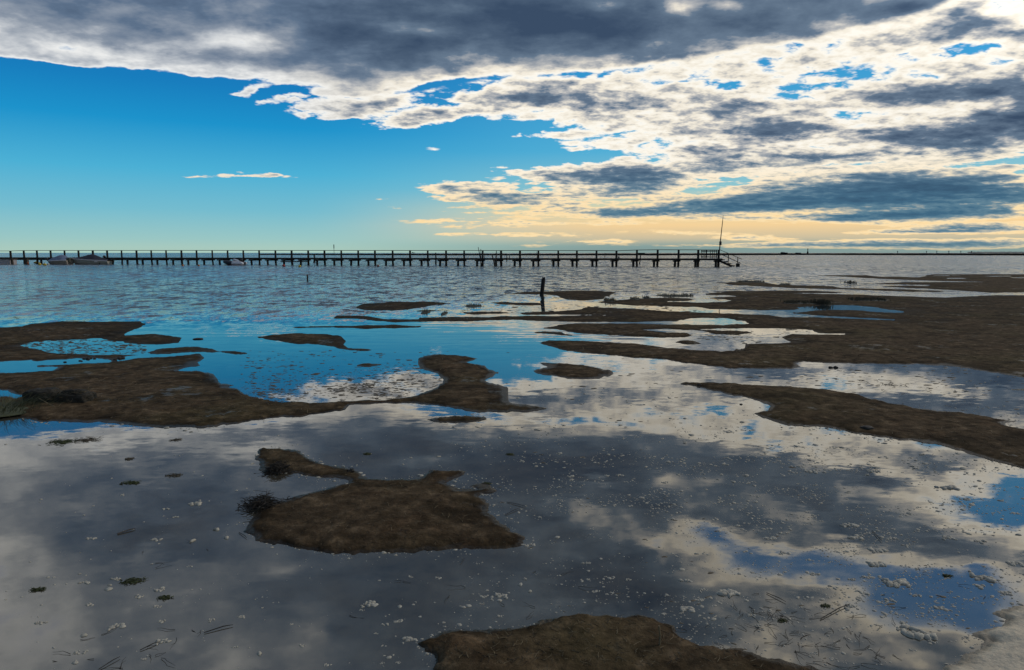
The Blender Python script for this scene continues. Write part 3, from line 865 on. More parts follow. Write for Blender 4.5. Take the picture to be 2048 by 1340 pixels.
# handrail, a plank laid over the posts and slightly crooked
heights = []
rail_y = [(-70, 501.4), (23, 501.3), (49, 500.5), (76, 500.4), (400, 500.2), (700, 500.3), (1040, 500.4), (1193, 500.5), (1232, 500.9), (1273, 499.4), (1315, 498.9), (1396, 499.1), (1437, 499.2)]
rx_, ry_ = zip(*rail_y)
posts = [JEND - JD * s_of(p) for p in post_px]
mb = MB()
first = JEND - JD * s_left
tops = [first + Vector((0, 0, lz(first, 501.4)))] + [p + Vector((0, 0, lz(p, np.interp(q, rx_, ry_)))) for p, q in zip(posts, post_px)]
for a, b in zip(tops, tops[1:]):
    mb.bar(a - Vector((0, 0, 0.04)), b - Vector((0, 0, 0.04)), 0.13, 0.075)
jpart(mb, 'handrail')
# tall posts on the far side, short piles on the near side, a pair of cross beams over each
for i, (p, t) in enumerate(zip(posts, tops[1:])):
    mb = MB()
    lean = Vector((random.uniform(-.09, .05), 0, 0))
    w = random.uniform(0.115, 0.155)
    mb.tube([p + Vector((0, 0, -0.6)) + lean * -1, p + Vector((0, 0, 0.5)), t - Vector((0, 0, 0.06))], [w * 1.05, w, w * 0.92], 8)
    jpart(mb, 'post')
    q = p - JN * 1.32 - JD * (0.38 + random.uniform(-.03, .03))
    mb = MB()
    mb.tube([q + Vector((random.uniform(-.05, .05), 0, -0.6)), q + Vector((0, 0, DECK_Z - 0.24))], [0.15, 0.14], 8)
    jpart(mb, 'pile')
    mb = MB()
    a, b = q - (p - q).normalized() * 0.26, p + (p - q).normalized() * 0.22
    for sgn in (-1, 1):
        o_ = JD * 0.16 * sgn
        mb.bar(a + o_ + Vector((0, 0, DECK_Z - 0.31)), b + o_ + Vector((0, 0, DECK_Z - 0.31)), 0.08, 0.16)
    jpart(mb, 'cross_beam')
# fence panel near the head
A, B = jp(s_of(1401.0), 0.06), jp(s_of(1433.4), 0.06)
mb = MB()
za, zb, zt = DECK_Z + 0.02, DECK_Z + 0.17, lz(A, 502.2)
for px_, w in ((1402, .07), (1405.2, .06), (1408.1, .05), (1411.9, .15), (1420.3, .06), (1424.3, .06), (1427.8, .06), (1432.3, .09)):
    q = jp(s_of(px_), 0.06)
    mb.box(q + Vector((0, 0, (za + zt + 0.12) / 2)), (w, 0.06, zt + 0.12 - za), rotj)
for z, h in ((zt, 0.12), (zb, 0.10), ((zt + zb) / 2, 0.07)):
    mb.bar(A + Vector((0, -0.04, z)), B + Vector((0, -0.04, z)), 0.05, h)
jpart(mb, 'fence_panel')
# steps down into the water at the head
mb = MB()
tread = [(1438, 1447, 518.6), (1446.6, 1453.8, 522.2), (1453, 1460.5, 526.2), (1459.5, 1467.5, 530.2)]
for x0, x1, y in tread:
    a, b = jp(s_of(x0)), jp(s_of(x1))
    m_ = (a + b) / 2
    z = lz(a, y)
    mb.box(m_ - JN * 0.62 + Vector((0, 0, z - 0.05)), ((b - a).length, 1.3, 0.10), rotj)
    mb.box(a + JD * 0.03 - JN * 0.62 + Vector((0, 0, z - 0.16)), (0.045, 1.24, 0.2), rotj)
a, b = jp(s_of(1437.5)), jp(s_of(1462))
for off in (-0.06, -1.2):
    mb.bar(a + JN * off + Vector((0, 0, lz(a, 521.5))), b + JN * off + Vector((0, 0, lz(b, 532.2))), 0.06, 0.22)
stairs = jpart(mb, 'stairs')
mb = MB()
a, b = jp(s_of(1438)), jp(s_of(1483.3))
mb.bar(a + Vector((0, 0, lz(a, 499.3))), b + Vector((0, 0, lz(b, 518.4))), 0.07, 0.06)
a, b = jp(s_of(1444)), jp(s_of(1481.5))
mb.bar(a + JN * -0.05 + Vector((0, 0, lz(a, 509.6))), b + JN * -0.05 + Vector((0, 0, lz(b, 526.8))), 0.06, 0.075)
for px_, y0_, y1_ in ((1456.2, 506.8, 528.5), (1475.1, 514.9, 528.5)):
    q = jp(s_of(px_), 0.02)
    mb.bar(q + Vector((0, 0, lz(q, y1_))), q + Vector((0, 0, lz(q, y0_))), 0.08, 0.08)
jpart(mb, 'stair_rail')
q = jp(s_of(1475.6))
mb = MB()
mb.box(q + Vector((0, 0, 0.10)), (0.40, 0.5, 0.52), rotj, bevel=0.03)
jpart(mb, 'footing')
# low landing stage under the deck
for x0, x1 in ((563.5, 593), (596, 617)):
    a, b = jp(s_of(x0, -1.5), -1.5), jp(s_of(x1, -1.5), -1.5)
    mb = MB()
    mb.bar(a + Vector((0, 0, lz(a, 523.2))), b + Vector((0, 0, lz(b, 523.2))), 0.5, 0.13)
    jpart(mb, 'landing_plank')

# mast on the last post, leaning to the right
mt = jp(s_of(1436.9), -0.19)
mast = empty('signal_mast', mt + Vector((0, 0, lz(mt, 503))), 'tall thin mast with a box on it, leaning right at the jetty head', 'mast')
z0 = lz(mt, 503)
def mpos(px, py):
    p = jp(s_of(px), -0.19)
    return Vector((p.x - mt.x, p.y - mt.y, lz(p, py) - z0))
mb = MB()
mb.tube([mpos(1437.3, 505), mpos(1438.6, 484), mpos(1440.2, 462), mpos(1441.6, 444), mpos(1442.5, 430.2)], [0.075, 0.06, 0.048, 0.042, 0.018], 8)
mb.build('pole', IRON, mast)
mb = MB()
mb.box(mpos(1438.9, 486.6), (0.24, 0.2, 0.43), bevel=0.02)
mb.build('box', IRON, mast)

# ------------------------------------------------------------------ stakes standing around the jetty
def at_row(px, py):
    x, y = ground(px, py)
    return Vector((x, y, 0))


def stake(name, px, py, topx, topy, w, label, group='wooden stakes in the water', mat=WOOD, tip=0.6, dist=None):
    b = at_row(px, py)
    if dist:
        k = dist / b.y
        b = Vector((b.x * k, dist, 0))
    t_ = math.tan(R(azel(topx, topy)[0])) * b.y
    top = Vector((t_ - b.x, 0, lz(b, topy)))
    o = MB()
    mid = top * 0.5 + Vector((w * 0.3, 0, 0))
    o.tube([Vector((-top.x * .2, 0, -0.4)), Vector((0, 0, 0)), mid, top], [w, w, w * 0.9, w * tip], 7, jitter=0.12)
    ob = o.build(name, mat)
    ob.location = b
    return tag(ob, label, 'stake', group)


far_d = y_end + 4
stake('wooden_stake', 963, 531, 956.4, 494, 0.075, 'thin stake leaning left and rising above the handrail of the jetty', tip=.4, dist=far_d)
stake('wooden_stake', 961.6, 531, 961.6, 498, 0.06, 'straight thin stake beside the one that leaves the handrail behind', tip=.6, dist=far_d + .6)
stake('wooden_stake', 990.4, 531, 992.8, 501.5, 0.10, 'dark stake just reaching the handrail, crossed by a slanting one at its foot', tip=.4, dist=y_end + 1.5)
stake('wooden_stake', 990, 532, 984.5, 511, 0.085, 'slanting stake meeting a straight one at the water, below the rail', tip=.8, dist=y_end + .4)
stake('wooden_stake', 1013.4, 522.6, 1013.4, 507.4, 0.10, 'shorter stake standing behind the deck, left of a still shorter one')
stake('wooden_stake', 1018.8, 518, 1018.8, 510.6, 0.10, 'shortest stake behind the deck, to the right of its taller neighbour')
stake('wooden_stake', 969.2, 521, 969.2, 511.5, 0.09, 'stubby stake close to the right of a jetty post and the two crossing thin stakes')
stake('wooden_stake', 871.5, 528.5, 871.2, 505, 0.13, 'stake behind the deck with a thick foot, left of the crossing stakes', tip=.45)
stake('wooden_stake', 628.6, 525.5, 628.2, 509, 0.17, 'thick stake behind the deck near the landing planks')
stake('wooden_stake', 1209.6, 519, 1209.5, 506, 0.085, 'single thin stake right of the middle of the jetty')
stake('wooden_stake', 1279, 528, 1281.2, 510, 0.08, 'crooked stake under the deck below the low shed on the spit', tip=.8)
stake('wooden_stake', 1074.5, 518, 1073.3, 503, 0.09, 'stake half hidden by a jetty post above the leaning mooring post', tip=.5)
stake('wooden_stake', 1360, 515, 1360.2, 510.5, 0.12, 'low stake seen between the last posts of the jetty')

# the leaning mooring post with a split head, in the pools
mp = at_row(1083.5, 590.5)
zt_ = lz(mp, 554)
tx_ = math.tan(R(azel(1087.3, 554)[0])) * mp.y - mp.x
mb = MB()
r_ = 0.074
mb.tube([Vector((-tx_ * .3, 0, -0.3)), Vector((0, 0, 0)), Vector((tx_ * .40, 0, zt_ * .45)), Vector((tx_ * .9, 0, zt_ * .90))], [r_ * 1.05, r_ * 1.05, r_ * 1.02, r_ * .98], 12, jitter=0.07)
for dx, dy, h in ((-.030, 0, 1.0), (-.006, .012, .95), (.018, 0, .985), (.041, -.01, .99), (.008, -.03, .97)):
    mb.tube([Vector((tx_ * .82 + dx, dy, zt_ * .86)), Vector((tx_ + dx, dy, zt_ * h))], [0.027, 0.018], 6, jitter=.2)
post_o = mb.build('mooring_post', WOOD)
post_o.location = mp
tag(post_o, 'dark weathered post with a split head leaning right over its reflection', 'post')
stake('marker_post', 614.8, 561.5, 614.3, 549, 0.05, 'small lone post in the rippled open water on the left', group=None, tip=.7)['category'] = 'post'

# short peg with a pale head in the channel
pg = at_row(1438, 624)
peg = empty('marker_peg', pg, 'tiny dark peg with a pale head in the narrow channel of the right flat', 'peg')
mb = MB(); mb.tube([(0, 0, -.05), (0.004, 0, 0.05)], [.008, .007], 6); mb.build('peg', WOOD, peg)
mb = MB(); mb.ball((0.004, 0, .058), .011, sub=1); mb.build('head', material('pale_paint', (.5, .48, .44), .6), peg, smooth=True)

# ------------------------------------------------------------------ boats
HULLW = material('white_hull', (0.34, 0.33, 0.30), 0.45, var=0.25, scale=3)
HULLB = material('beige_hull', (0.30, 0.26, 0.23), 0.5, var=0.3, scale=4)
STRIPE = material('pale_gunwale', (0.72, 0.66, 0.68), 0.4, var=0.1)
TARPD = material('dark_tarp', (0.028, 0.027, 0.045), 0.75, var=0.3, scale=2, bump=0.01)
TARPG = material('grey_tarp', (0.15, 0.185, 0.28), 0.75, var=0.3, scale=2, bump=0.01)
ENG = material('black_cowling', (0.015, 0.015, 0.017), 0.4, var=0.2)
GLASSY = material('windscreen', (0.25, 0.30, 0.32), 0.15, var=0.15)
ANTI = material('red_bottom', (0.07, 0.02, 0.018), 0.7)


def hull_ring(x, half, sheer, keel, chine):
    """a section across a boat, from gunwale to gunwale under the keel"""
    return [Vector((x, -half, sheer)), Vector((x, -half * .93, sheer * .55 + chine * .45)), Vector((x, -half * .80, chine)), Vector((x, -half * .4, keel * .6 + chine * .4)),
            Vector((x, 0, keel)), Vector((x, half * .4, keel * .6 + chine * .4)), Vector((x, half * .80, chine)), Vector((x, half * .93, sheer * .55 + chine * .45)), Vector((x, half, sheer)), Vector((x, 0, sheer - .04))]


def motor_boat(name, pxl, pxr, pyw, label, hull_m, tarp_m, sheer0, sheer1, ridge, beam=1.9):
    """bow towards the left; ridge is the profile of the cover: (fraction of the length, height)"""
    a, b = at_row(pxl, pyw), at_row(pxr, pyw)
    L = b.x - a.x
    root = empty(name, (a + b) / 2, label, 'boat')
    fr = [0, .04, .12, .25, .42, .6, .8, .97, 1.0]
    hw = [.02, .22, .5, .75, .92, 1.0, 1.0, .95, .93]
    rings, gun = [], []
    for f, h in zip(fr, hw):
        x = -L / 2 + f * L
        sh = sheer0 + (sheer1 - sheer0) * f
        keel = -0.28 + (0.34 * (1 - f / .25) ** 1.5 if f < .25 else 0)
        chine = 0.05 + (sh * .55 * (1 - f / .42) ** 2 if f < .42 else 0)
        hx = L * .045 * (1 - f / .25) if f < .25 else 0
        rg = hull_ring(x, h * beam / 2, sh, keel, chine)
        for p in rg:                                       # raked bow
            p.x += hx * (1 - (p.z + .3) / (sh + .3)) * 2.2
        rings.append(rg)
        gun.append((x, h * beam / 2, sh))
    MB().loft(rings).build('hull', hull_m, root, smooth=False)
    mb = MB()
    for sg in (-1, 1):
        mb.tube([Vector((x, sg * (y + .015), z)) for x, y, z in gun], 0.06, 6)
    mb.build('gunwale', STRIPE, root)
    # cover: falls from the ridge to the gunwale with a few creases
    crs, seg = [], 14
    xs = np.linspace(.05, .96, 13)
    for f in xs:
        x = -L / 2 + f * L
        y = float(np.interp(f, fr, hw)) * beam / 2 + .02
        sh = sheer0 + (sheer1 - sheer0) * f
        rz_ = float(np.interp(f, *zip(*ridge)))
        rg = []
        for k in range(seg + 1):
            u = -1 + 2 * k / seg
            zz = sh + .02 + (rz_ - sh) * (1 - abs(u) ** 1.15) + random.uniform(-.025, .025) * (1 - abs(u))
            rg.append(Vector((x, u * y, zz)))
        crs.append(rg)
    MB().loft(crs, closed=False, cap=False).build('cover', tarp_m, root, smooth=True)
    return root, L


def outboard(root, x, y, z, tilt):
    m = Matrix.Translation((x, y, z)) @ Matrix.Rotation(tilt, 4, 'Y')
    mb = MB(); mb.ball((0, 0, .16), .2, (1.15, .8, .8), 2)
    bmesh.ops.transform(mb.bm, matrix=m, verts=mb.bm.verts)
    o = mb.build('outboard_motor', ENG, root, smooth=True)
    mb = MB(); mb.box((0, 0, -.18), (.14, .12, .5), bevel=.03); mb.box((.02, 0, -.46), (.24, .03, .16), bevel=.01)
    bmesh.ops.transform(mb.bm, matrix=m, verts=mb.bm.verts)
    mb.build('shaft', IRON, o)
    return o


pb, Lb = motor_boat('motor_boat', 144, 222, 528.6, 'white motor boat under a dark peaked cover, moored at the jetty', HULLW, TARPD, 0.78, 0.46,
                    [(0, .78), (.12, .92), (.3, 1.12), (.54, 1.42), (.62, 1.30), (.8, .85), (1, .55)])
outboard(pb, Lb / 2 - .95, 0.1, .92, .3)
mb = MB(); mb.box((Lb / 2 - 1.5, -.99, .36), (.46, .05, .15), bevel=.02); mb.build('fender', STRIPE, pb)
mb = MB(); mb.tube([(Lb / 2 - .98, -1.0, .25), (Lb / 2 - .98, -1.02, -.1)], .07, 7); mb.build('trim_tab', ENG, pb)
gb, Lg = motor_boat('motor_boat', 97, 141, 528.8, 'motor boat under a pale grey blue cover, left of the boat with the dark cover', HULLB, TARPG, 0.46, 0.58,
                    [(0, .62), (.25, .95), (.5, 1.22), (.66, 1.32), (.85, 1.10), (1, .8)])
outboard(gb, -Lg / 2 - .12, 0, .62, -.6)
mb = MB(); mb.loft([[Vector((Lg / 2 - .25, -.6, .62)), Vector((Lg / 2 + .12, -.5, .95)), Vector((Lg / 2 + .10, -.5, .97)), Vector((Lg / 2 - .29, -.6, .64))],
                    [Vector((Lg / 2 - .25, .6, .62)), Vector((Lg / 2 + .12, .5, .95)), Vector((Lg / 2 + .10, .5, .97)), Vector((Lg / 2 - .29, .6, .64))]])
mb.build('windscreen', GLASSY, gb)
mb = MB(); mb.box((Lg / 2 - .05, -.3, .55), (.5, .4, .75), bevel=.08); mb.build('console', material('olive_canvas', (.06, .06, .045), .8), gb)

# inflatable dinghy
a, b = at_row(449, 530.4), at_row(490, 530.4)
din = empty('inflatable_dinghy', (a + b) / 2, 'small grey inflatable dinghy with a dark bow floating by the jetty', 'dinghy')
Ld = b.x - a.x
TUBE = material('pale_rubber', (0.62, 0.63, 0.70), 0.5, var=0.15)
TUBED = material('dark_rubber', (0.018, 0.022, 0.035), 0.5, var=0.2)
RED = material('red_trim', (0.16, 0.035, 0.03), 0.6)
def dtube(y, f0, f1):
    pts, rr = [], []
    for k in range(11):
        f = f0 + (f1 - f0) * k / 10
        x = -Ld / 2 + f * Ld
        yy_ = y * min(1.0, (f / .34) ** .6) if f < .34 else y
        pts.append(Vector((x, yy_, .26 + (.20 * (1 - f / .45) ** 1.3 if f < .45 else 0) - .04 * f)))
        rr.append(.25 * (0.75 + .25 * min(1, f / .2)) * (1 if f < .9 else 1 - (f - .9) * 4))
    return pts, rr
for nm, mat_, f0, f1 in (('bow_tube', TUBED, .02, .46), ('side_tube', TUBE, .46, 1.0)):
    for y in (-.55, .55):
        mb = MB(); p_, r__ = dtube(y, f0, f1); mb.tube(p_, r__, 12); mb.build(nm, mat_, din, smooth=True)
mb = MB(); mb.box((Ld * .1, 0, .12), (Ld * .75, 1.0, .06)); mb.build('floor', TUBED, din)
mb = MB(); mb.box((Ld / 2 - .45, 0, .34), (.05, 1.0, .5)); mb.build('transom', WOODP, din)
mb = MB(); mb.tube([(-Ld * .45, -.35, .08), (0, -.82, .06), (Ld * .45, -.8, .04)], .035, 6); mb.build('rubbing_strake', RED, din)
mb = MB(); mb.tube([(-.3, 0, .3), (.0, 0, .72), (.35, 0, .58), (.9, .0, .3)], [.12, .16, .15, .08], 9); mb.build('canvas_roll', TUBE, din, smooth=True)
outboard(din, Ld / 2 - .32, 0, .55, -.9)

# buoys
def buoy(px, pyc, r, col, label, cat='buoy', sc=(1, 1, 1), group='mooring buoys beside the jetty'):
    a = at_row(px, pyc + r / 2)
    d = ray(px, pyc)
    rad = r * 0.5 * a.y / F_PX
    m = material('buoy_paint', col, 0.5, var=.2, scale=5)
    root = empty('mooring_buoy', a, label, cat, group)
    mb = MB(); mb.ball((0, 0, rad * .55), rad, sc, 2); mb.build('float', m, root, smooth=True)
    mb = MB(); mb.tube([(0, 0, rad * (.5 + .9 * sc[2])), (0, 0, rad * (.9 + .95 * sc[2])), (rad * .18, 0, rad * (1.1 + .95 * sc[2]))], rad * .14, 6); mb.build('eye', IRON, root)
    return root
YEL, REDC, ORG = (.55, .38, .02), (.35, .03, .025), (.45, .14, .04)
buoy(73.0, 523.6, 7.5, YEL, 'flat yellow float, largest of the yellow ones by the grey covered boat', sc=(1.5, 1, .55))
buoy(79.6, 527.4, 5.6, YEL, 'round yellow buoy between two other yellow floats')
buoy(89.4, 527.8, 6.2, YEL, 'yellow buoy closest to the grey covered boat', sc=(1.25, 1, .8))
buoy(96.5, 527.6, 4.0, (.5, .46, .42), 'small pale buoy at the stern of the grey covered boat')
buoy(365.6, 530.0, 4.2, ORG, 'orange buoy by a post, farther from the dinghy of the two')
buoy(397.4, 530.2, 4.2, ORG, 'orange buoy by a post, nearer the dinghy of the two')
buoy(567.6, 530.0, 6.2, REDC, 'red buoy under the left landing plank')
buoy(599.6, 531.4, 5.6, YEL, 'yellow buoy under the right landing plank')
buoy(756.2, 530.6, 5.6, (.22, .10, .09), 'dull pinkish buoy beside a post right of the landing planks')
buoy(151.5, 526.2, 4.0, REDC, 'small red buoy between the two covered boats')

# float with a pale side and a post at the left edge, and a low box by it
a, b = at_row(-30, 529), at_row(28.5, 529)
pont = empty('float_stage', (a + b) / 2, 'pale floating stage with a brown end post at the left edge', 'float')
Lp = b.x - a.x
mb = MB(); mb.box((-.15, .3, .30), (Lp - .3, 1.4, .82), bevel=.04); mb.build('hull', material('pale_panel', (.36, .33, .35), .7, var=.25, scale=1.5), pont)
mb = MB(); mb.box((-.1, .3, .76), (Lp - .1, 1.5, .07)); mb.build('deck', WOODP, pont)
mb = MB(); mb.box((Lp / 2, -.35, .33), (.26, .24, 1.0), bevel=.02); mb.build('post', WOODP, pont)
mb = MB(); mb.loft([[Vector((-.2, -.5, -.05)), Vector((.25, -.5, -.05)), Vector((-.1, -.5, .32))], [Vector((-.2, -.44, -.05)), Vector((.25, -.44, -.05)), Vector((-.1, -.44, .32))]])
bmesh.ops.translate(mb.bm, verts=mb.bm.verts, vec=(.05, 0, 0)); mb.build('fender', STRIPE, pont)
bx = at_row(54.5, 529)
crate = empty('mooring_block', bx, 'brown mooring block with orange lines between the pale stage and the yellow floats', 'block')
mb = MB(); mb.box((-.12, .1, .30), (.42, .42, .72), bevel=.03); mb.box((-.12, .1, .72), (.5, .5, .08)); mb.build('block', WOODP, crate)
mb = MB()
for k in range(4):
    mb.tube([(.12 + .06 * math.cos(t_ * .7), -.12 + .05 * k, .18 + .13 * math.sin(t_ * .7)) for t_ in range(10)], .035, 5, cap=False)
mb.build('rope_coil', material('orange_rope', (.30, .10, .06), .8), crate)

# ------------------------------------------------------------------ things along the horizon
# cone buoy in the bay
cb = at_row(1237.6, 516.2)
h_ = lz(cb, 511.5)
mb = MB(); mb.tube([(0, 0, -.2), (0, 0, h_ * .25), (0, 0, h_ * .85), (0, 0, h_)], [h_ * .42, h_ * .5, h_ * .12, h_ * .04], 12)
o = mb.build('cone_buoy', ENG); o.location = cb
tag(o, 'dark cone shaped buoy seen under the handrail in front of the spit', 'buoy')
# day mark
dm = at_row(668.3, 510.2)
day = empty('day_mark', dm, 'thin sea mark with a dark top board rising over the handrail', 'sea mark')
mb = MB(); mb.tube([(0, 0, -1), (0, 0, lz(dm, 492))], .14, 6); mb.build('pole', ENG, day)
zz0, zz1 = lz(dm, 497), lz(dm, 489)
mb = MB(); mb.box((0, 0, (zz0 + zz1) / 2), (.55, .2, zz1 - zz0), bevel=.05); mb.build('board', ENG, day)
# low sheds on the spit
def shed(px0, px1, py0, py1, dist, label, flat=False):
    c = Vector((math.tan(R(azel((px0 + px1) / 2, 507)[0])) * dist, dist, 0))
    w = (px1 - px0) * dist / F_PX
    root = empty('hut', c, label, 'hut')
    z1 = lz(c, py0); z0_ = 0
    mb = MB(); mb.box((0, 0, (z1 * .8) / 2), (w * .92, 5, z1 * .8)); mb.build('wall', FARMUD, root)
    mb = MB()
    if flat:
        mb.box((0, 0, z1 * .9), (w, 6, z1 * .2))
    else:
        mb.loft([[Vector((-w / 2, -3, z1 * .78)), Vector((-w / 2, 0, z1)), Vector((-w / 2, 3, z1 * .78))], [Vector((w / 2, -3, z1 * .78)), Vector((w / 2, 0, z1)), Vector((w / 2, 3, z1 * .78))]])
    mb.build('roof', ENG, root)
    return root
shed(1275, 1289, 505.6, 509, 520, 'low flat roofed hut on the spit behind the jetty near its head', True)
shed(1563, 1568, 503.9, 507, 640, 'small square hut on the spit right of the mast, taller of a pair')
shed(1568.6, 1573.6, 504.7, 507, 640, 'lower hut joined to the small square hut right of the mast')
shed(1592, 1600, 505.0, 507, 660, 'long low hut on the spit farthest right of the mast')
# wrecked boat on the spit
wr = Vector((math.tan(R(azel(1347, 507)[0])) * 480, 480, .2))
wk = empty('stranded_boat', wr, 'dark stranded hulk with a stub mast on the spit behind the jetty', 'boat')
kx = 480 / F_PX
MB().loft([[Vector((x * kx, -h * .9, z0_)), Vector((x * kx, -h, z1_)), Vector((x * kx, h, z1_)), Vector((x * kx, h * .9, z0_))] for x, h, z0_, z1_ in ((-9, .2, .3, .75), (-6, 1.0, 0, .62), (0, 1.2, 0, .55), (6, 1.1, 0, .62), (9.5, .7, .1, .9))]).build('hull', ENG, wk)
mb = MB(); mb.tube([(-7.0 * kx, 0, .5), (-6.6 * kx, 0, 1.35)], .09, 6); mb.build('mast', ENG, wk)
# beacon tower
bt = Vector((math.tan(R(azel(1615.4, 505)[0])) * 1500, 1500, 0))
tw = empty('beacon_tower', bt, 'slender dark beacon tower standing on the horizon right of the mast', 'tower')
H = lz(bt, 496.6)
mb = MB(); mb.tube([(0, 0, -1), (0, 0, H * .35), (0, 0, H * .36), (0, 0, H * .8)], [1.7, 1.6, .9, .75], 10); mb.build('shaft', FARMUD, tw)
mb = MB(); mb.tube([(0, 0, H * .8), (0, 0, H * .94), (0, 0, H)], [1.15, 1.1, .2], 10); mb.build('lantern', ENG, tw)
# distant marks on the right
for px_, y_, lab in ((1795, 501.8, 'leftmost'), (1853, 502.0, 'second from the left'), (1873.5, 501.6, 'third from the left'), (1897.5, 501.6, 'fourth from the left'), (1921.5, 501.8, 'fifth from the left'), (1943, 502.0, 'rightmost')):
    c = Vector((math.tan(R(azel(px_, 505)[0])) * 2600, 2600, 0))
    H = lz(c, y_)
    root = empty('sea_mark', c, '%s of the tiny sea marks in a row on the right horizon' % lab, 'sea mark', 'sea marks along the right horizon')
    mb = MB(); mb.tube([(0, 0, -1), (0, 0, H * .75)], 1.0, 6); mb.build('pole', FARLAND, root)
    mb = MB(); mb.box((0, 0, H * .82), (2.6, 2.0, H * .36)); mb.build('topmark', FARLAND, root)
# ship
c = Vector((math.tan(R(azel(826.5, 505)[0])) * 3000, 3000, 0))
sh = empty('ship', c, 'tiny ship on the horizon beyond the middle of the jetty', 'ship')
k = 3000 / F_PX
mb = MB(); mb.loft([[Vector((x * k, -3, -1)), Vector((x * k, -4, z)), Vector((x * k, 4, z)), Vector((x * k, 3, -1))] for x, z in ((-2.8, 2.4), (-2, 2.0), (2, 2.0), (2.8, 2.3))]); mb.build('hull', FARMUD, sh)
mb = MB(); mb.box((-1.4 * k, 0, 3.0), (1.4 * k, 5, 3)); mb.box((1.2 * k, 0, 2.7), (.9 * k, 5, 2)); mb.build('superstructure', FARMUD, sh)
# ------------------------------------------------------------------ foam, weed and litter
FOAM = material('foam', (0.40, 0.37, 0.31), 0.8, var=0.25, scale=40, bump=0.003)
WEEDC = material('brown_weed', (0.11, 0.085, 0.055), 0.75, var=0.4, scale=30)
GREEN = material('green_weed', (0.055, 0.062, 0.016), 0.7, var=0.4, scale=30)
STRAW = material('straw', (0.17, 0.13, 0.075), 0.8, var=0.45, scale=10)
ROOT = material('dark_root', (0.020, 0.015, 0.011), 0.85, var=0.5, scale=20)
GRASS = material('grass', (0.065, 0.07, 0.03), 0.7, var=0.4, scale=6)
REED = material('dark_reed', (0.022, 0.023, 0.012), 0.8, var=0.4, scale=6)


def domes(C, rx, ry, h, ang, seg=8):
    """many low domes as one mesh: centres C (n,2)"""
    n = len(C)
    th = np.linspace(0, 2 * PI, seg, endpoint=False)
    jit = 1 + 0.25 * rng.normal(size=(n, seg))
    ca, sa = np.cos(ang)[:, None], np.sin(ang)[:, None]
    V = np.zeros((n, 2 * seg + 1, 3), np.float32)
    for j, (f, z) in enumerate(((1.0, -0.1), (0.72, 0.75))):
        ux = np.cos(th)[None] * rx[:, None] * f * jit; uy = np.sin(th)[None] * ry[:, None] * f * jit
        V[:, j * seg:(j + 1) * seg, 0] = C[:, :1] + ux * ca - uy * sa
        V[:, j * seg:(j + 1) * seg, 1] = C[:, 1:2] + ux * sa + uy * ca
        V[:, j * seg:(j + 1) * seg, 2] = (h * z)[:, None]
    V[:, -1, :2] = C; V[:, -1, 2] = h
    f = []
    for k in range(seg):
        k2 = (k + 1) % seg
        f += [(k, k2, seg + k2), (k, seg + k2, seg + k), (seg + k, seg + k2, 2 * seg)]
    f = np.array(f)
    F = (f[None] + (np.arange(n) * (2 * seg + 1))[:, None, None]).reshape(-1, 3)
    return V.reshape(-1, 3), F


def scatter_px(n, x0, y0, x1, y1, dens=None):
    """random points of the water, even over the picture or thinned by a density"""
    P = np.stack([rng.uniform(x0, x1, n), rng.uniform(y0, y1, n)], 1)
    if dens is not None:
        P = P[rng.random(n) < dens(P[:, 0], P[:, 1])]
    P = P[~on_land(P)]
    return np.array([ground(*p) for p in P]).reshape(-1, 2)


def gauss(x, y, cx, cy, sx, sy):
    return np.exp(-((x - cx) / sx) ** 2 - ((y - cy) / sy) ** 2)


def patchy(x, y):
    return np.clip(fbm(x / 70, y / 20, 4, .65) * 3.2 + 0.45, 0, 1) ** 1.3


# fine foam: thick on the right of the near pool, sparse on the left
C = np.concatenate([
    scatter_px(26000, 900, 850, 2060, 1330, lambda x, y: np.clip(gauss(x, y, 1500, 960, 420, 90) + gauss(x, y, 1750, 1130, 330, 170) * .9 + .12, 0, 1) * patchy(x, y)),
    scatter_px(1500, 0, 860, 1400, 1340, lambda x, y: 0.6 * patchy(x, y)),
    scatter_px(1600, 1000, 760, 2060, 900, lambda x, y: 0.5 * patchy(x, y)),
])
edge_pts = []
for b_ in BANKS_OF_MUD:
    q = np.array(b_[0], float)
    for p0, p1 in zip(q, np.roll(q, -1, axis=0)):
        if min(p0[1], p1[1]) < 830:
            continue
        L_ = np.hypot(*(p1 - p0)); k = int(L_ / 5)
        if k and fbm(np.array([p0[0] / 90]), np.array([p0[1] / 40]), 2)[0] > -0.12:
            t_ = rng.random((k, 1))
            nn = np.array([p1[1] - p0[1], -(p1[0] - p0[0])]) / max(L_, 1e-6)
            edge_pts.append(p0 + (p1 - p0) * t_ + nn * rng.exponential(4.0, (k, 1)) * np.sign(rng.random((k, 1)) + 2))
            edge_pts.append(p0 + (p1 - p0) * t_ - nn * rng.exponential(4.0, (k, 1)))
EP = np.concatenate(edge_pts)
EP = EP[~on_land(EP) & (EP[:, 1] < 1345)]
C = np.concatenate([C, np.array([ground(*p) for p in EP])])
n = len(C)
r = np.clip(rng.lognormal(math.log(0.0036), 0.55, n), 0.0018, 0.016) * np.clip(C[:, 1] / 3.6, .9, 2.0)
V, F = domes(C, r, r * rng.uniform(.5, 1, n), r * .35, rng.uniform(-.5, .5, n))
tag(link('foam_flecks', np_mesh('foam_flecks', V, F), FOAM), 'countless small flecks of pale foam drifting on the near pool', kind='stuff')

